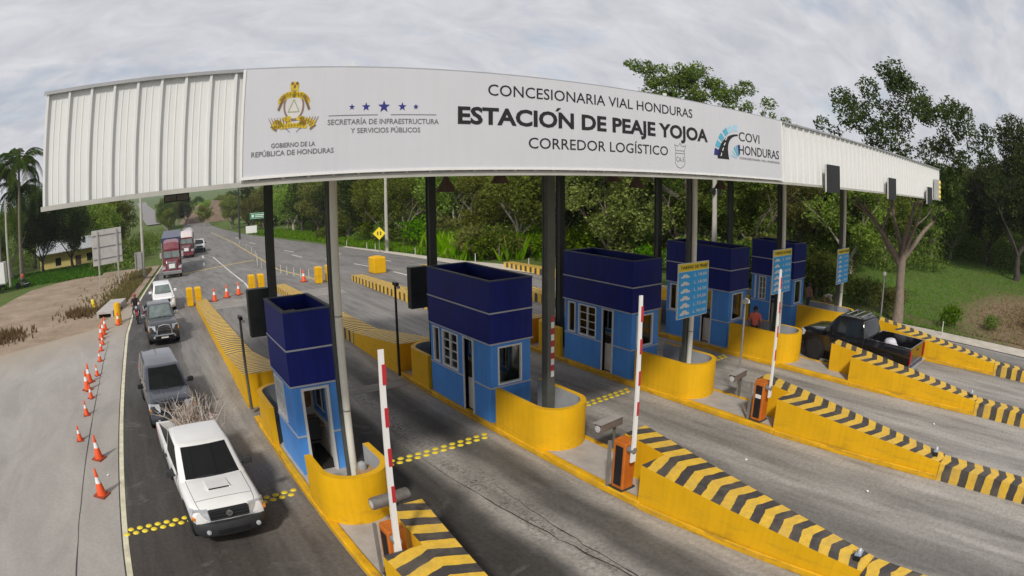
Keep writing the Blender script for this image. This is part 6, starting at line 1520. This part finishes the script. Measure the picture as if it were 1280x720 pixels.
# trees at the left of the road
LT = [(-10.6, 76.5, 3, .98, 'dark tree with bare lower trunk in front of the yellow house'), (-15.5, 77, 3, 1.05, 'dark tree left of the yellow house front'), (-20.5, 76, 2, 1.15, 'dark tree between the palms and the yellow house'), (-25, 73, 3, 1.1, 'dark tree at the left edge behind the white truck'), (-6.0, 78, 2, 1.0, 'dense tree right of the yellow house'), (-4.6, 88, 0, 1.0, 'green tree behind the billboard'), (-8.5, 95, 3, 1.15, 'tall dark tree behind the yellow house'), (-14, 97, 2, 1.25, 'broad tree behind the yellow house roof'), (-20, 92, 3, 1.3, 'tall dark tree behind the palms'), (-6.2, 108, 0, 1.2, 'green tree farther up the left roadside'), (-4.0, 72, 5, .62, 'low tree beside the concrete pole on the left'), (-30, 80, 0, 1.3, 'tree at the left edge beyond the palms')]
for i, (x, y, v_, s, lab) in enumerate(LT): put_tree(*TV[v_], x, y, lab, None, s, i*2.1)
for i in range(16):
    y = random.uniform(150, 260); x = random.choice([random.uniform(-60, -12), random.uniform(30, 90)])*(y/150)
    put_tree(*TV[i % 6], x, y, 'distant tree beyond the bend of the highway', 'distant trees beyond the bend', random.uniform(.9, 1.2), random.uniform(0, 6))
for i, (x, y, s) in enumerate(((19, 135, .8), (22, 150, .9), (16, 165, .8), (25, 128, .9), (12, 185, .9), (17.5, 178, 1.), (21, 120, .7), (24.5, 142, 1.))): put_tree(*TV[(i*2+1) % 6], x+3, y, 'tree at the bend where the highway disappears', 'trees at the highway bend', s, i)
for i in range(26):
    D = random.uniform(112, 250); a = R(random.uniform(2.3, 8.5)); x, y = D*math.sin(a), D*math.cos(a)
    if rl(y)-3.5 < x < rr(y)+4 and y < 190: x = rl(y)-4.5-random.uniform(0, 4)
    if math.degrees(math.atan2(x, y)) < 2.1: continue
    put_tree(*TV[i % 6], x, y, 'tree crowding the left side of the highway bend', 'trees at the left of the highway bend', random.uniform(.7, .95), random.uniform(0, 6))
# palms
def frond_mesh(seed):
    rng = random.Random(seed); mb = MB(); pts = []
    L_ = 3.6
    for q in range(9): s = q/8; pts.append(Vector((L_*s*(1-.12*s), 0, 1.1*math.sin(s*2.3)-1.5*s*s)))
    mb.tube(pts, [.04*(1-.85*q/8) for q in range(9)], 4, cap=False)
    for q in range(1, 34):
        s = q/34; i = min(7, int(s*8)); f = s*8-i; p = pts[i].lerp(pts[i+1], f); d = (pts[i+1]-pts[i]).normalized()
        l = .95*math.sin(min(1, s*1.3+.15)*math.pi*.62+.25)*(1-.35*s)
        for sd in (-1, 1):
            e = (Vector((0, sd, 0))*.8+d*.55+Vector((0, 0, -.45+rng.gauss(0, .12)))).normalized(); w_ = d*.045
            mb.quad(p-w_, p+w_, p+e*l*.6+w_*.8, p+e*l+Vector((0, 0, -.12)), p+e*l*.6-w_*.8)
    return mb.mesh('frond', leafpalm, fix=False)
leafpalm = leafmat('leaves_palm', [(.2, (.02, .034, .010)), (.5, (.055, .085, .02)), (.8, (.13, .15, .05))])
FR = [frond_mesh(s) for s in (1, 2, 3)]
for i, (x, y, h_, lab) in enumerate(((-16.4, 66, 12.6, 'tall palm nearest the canopy end on the left'), (-20.2, 69, 12.4, 'tall palm cut off by the left edge of the view'), (-17.6, 72, 10.2, 'shorter palm behind the tall palm on the left'))):
    t_ = thing('palm_tree', lab, 'palm', (x, y, tz(x, y)-.1), i*1.1, 'palms at the far left')
    mb = MB(); mb.tube([(0, 0, 0), (.15, 0, h_*.4), (.25, .05, h_*.75), (.2, .1, h_)], [.26, .19, .16, .15], 9); mb.build('trunk', BARK, t_, smooth=60)
    for q in range(17):
        o = place('frond', FR[q % 3], t_, (.2, .1, h_+.05)); o.rotation_euler = (0, R(random.uniform(-38, 42)), q*2.4); o.scale = (random.uniform(1.15, 1.5),)*3
    MB().lathe([(.05, h_-.3), (.28, h_-.1), (.2, h_+.2), (.03, h_+.4)], 10, (.2, .1, 0)).build('crown_shaft', BARK, t_, smooth=60)
# shrubs along the right verge
sm = [leaf_mesh('foliage', [((random.gauss(0, .5), random.gauss(0, .5), .55+random.uniform(0, .4)), (.65, .65, .55), 1.) for _ in range(5)], 230, .08, s, LEAF[i_]) for s, i_ in ((3, 0), (8, 3), (12, 1))]
stem = MB().tube([(0, 0, -.1), (.05, 0, .5), (.0, .08, 1.0)], [.05, .04, .02], 6).mesh('stem', BARK)
SG = 'shrubs along the right verge'
for i in range(70):
    y = random.uniform(14, 80); x = edge_x(y)+3.0+random.uniform(0, 5)+(1.6 if y < 34 else 0)
    if 40 < y < 62 and x < edge_x(y)+4: x += 2.5
    k = random.choice([0, 0, 2, 1]); s_ = random.uniform(.9, 2.0)
    t_ = thing('shrub', ('large ' if s_ > 1.45 else 'small ')+['green', 'bright green', 'olive'][k]+' shrub on the right verge, '+zone(x, y), 'shrub', (x, y, tz(x, y)-.05), random.uniform(0, 6), SG, s_)
    place('foliage', sm[k], t_); place('stem', stem, t_)
for i, (x, y, s, lab) in enumerate(((29.4, 5.9, .75, 'bright green shrub beside the kerb right of the black pickup'), (33.5, .6, .9, 'green shrub cut off by the right edge of the view'), (30.6, 3.6, .6, 'low green shrub on the dry slope'), (29.5, 10.2, 1.0, 'shrub at the foot of the big roadside tree'), (30.6, 11.5, 1.1, 'shrub behind the big roadside tree'))):
    t_ = thing('shrub', lab, 'shrub', (x, y, tz(x, y)-.05), i, None, s); place('foliage', sm[[1, 0, 0, 2, 0][i]], t_); place('stem', stem, t_)
# low growth: grass and dry brush nobody could count
def tufts(name, n, area, h_, m_, label, seed):
    rng = np.random.default_rng(seed); P = []
    while len(P) < n:
        q = area(rng)
        if q: P.append(q)
    V = []; F = []
    for (x, y) in P:
        z = tz(x, y)-.05; k = rng.uniform(.5, 1.3)*h_
        for b_ in range(3):
            a = rng.uniform(0, 6.28); w_ = .05*k/.3; dx, dy = math.cos(a)*w_, math.sin(a)*w_; lx_, ly_ = rng.normal(0, .25*k, 2)
            i = len(V); V += [(x-dx, y-dy, z), (x+dx, y+dy, z), (x+lx_, y+ly_, z+k)]; F.append((i, i+1, i+2))
    me = bpy.data.meshes.new(name); me.from_pydata(V, [], F); me.materials.append(m_)
    return tag(struct(place(name, me), 'stuff'), label, 'grass')
tufts('field_grass', 16000, lambda r_: (lambda x, y: (x, y) if not ((x-34.5)**2/92+(y-.6)**2/30 < 1 and r_.uniform() < .8) else None)(28.2+36*r_.uniform()**1.6, r_.uniform(-4, 24)), .13, leafmat('grass_blades', [(.2, (.085, .13, .028)), (.5, (.13, .19, .04)), (.8, (.19, .24, .065))]), 'green grass of the field on the right', 1)
tufts('dry_brush', 6000, lambda r_: (lambda a, d: (max(28.9, 34.8+9.4*d*math.cos(a)), .5+5.2*d*math.sin(a)))(r_.uniform(0, 6.28), abs(r_.normal(0, .55))) , .11, leafmat('dry_blades', [(.2, (.18, .12, .07)), (.5, (.28, .20, .12)), (.8, (.38, .30, .20))]), 'dry brown brush on the slope right of the road', 2)
def ditch(r_):
    y = r_.uniform(34, 60); x = rl(y)-.9-r_.exponential(.8); return (x, y)
tufts('ditch_grass', 3500, ditch, .28, leafmat('ditch_blades', [(.2, (.08, .07, .03)), (.5, (.15, .12, .06)), (.8, (.22, .18, .10))]), 'dry grass along the ditch on the left', 3)
tufts('lot_weeds', 600, lambda r_: (r_.normal(-9.6, 1.0), r_.normal(31.2, .9)) if r_.uniform() < .55 else (r_.normal(-4.6, .8), r_.normal(35.0, .8)), .34, MATS.get('x') or leafmat('weed_blades', [(.2, (.13, .09, .05)), (.5, (.22, .16, .09)), (.8, (.30, .23, .14))]), 'brown weeds on the dirt lot', 4)
tufts('left_lawn', 6000, lambda r_: (r_.uniform(-24, -5), r_.uniform(61, 80)), .35, leafmat('lawn_blades', [(.2, (.03, .06, .012)), (.5, (.07, .12, .022)), (.8, (.12, .17, .04))]), 'grass in front of the yellow house', 5)
tufts('verge_grass', 9000, lambda r_: (lambda y: (rr(y)+1.0+r_.uniform(.2, 6.5), y))(r_.uniform(38, 110)), .4, leafmat('verge_blades', [(.2, (.06, .10, .02)), (.5, (.13, .20, .03)), (.8, (.22, .28, .06))]), 'bright grass along the right verge', 6)
tufts('tall_grass', 5000, lambda r_: (r_.normal(29.5, 2.0), r_.normal(43, 3.2)), 1.5, leafmat('tall_grass_blades', [(.2, (.08, .15, .02)), (.5, (.17, .28, .03)), (.8, (.30, .36, .08))]), 'tall bright grass in the clearing behind the road', 7)
# bare earth bank at the bend
bkm = MB(); bkm.lathe([(13, -1), (11, 1.5), (8, 4.2), (4, 5.8), (.1, 6.3)], 22, (0, 0, 0))
o = bkm.build('earth_bank', mat('red_earth', (.17, .12, .085), .95, var=.3, scale=.4), None, smooth=70, loc=(26, 200, gz(200))); struct(o)

# air
m, t, b = newmat('haze_air'); t.nodes.remove(b)
pv = t.nodes.new('ShaderNodeVolumePrincipled'); pv.inputs['Color'].default_value = (.80, .86, .95, 1); pv.inputs['Density'].default_value = .00028; pv.inputs['Anisotropy'].default_value = .2
lk(t, pv.outputs[0], t.nodes['Material Output'].inputs['Volume'])
hz_ = struct(B(-3600, 3600, -170, 3900, -40, 26).build('haze', m), 'stuff'); tag(hz_, 'thin pale haze in the air over the valley', 'haze')
# ------------------------------------------------------------------ everything from layout units to metres
S_ = Matrix.Scale(U, 4)
bpy.context.view_layer.update()
for o in list(scene.objects):
    if o.parent is None and o.type in ('MESH', 'EMPTY'):
        o.matrix_world = S_ @ o.matrix_world
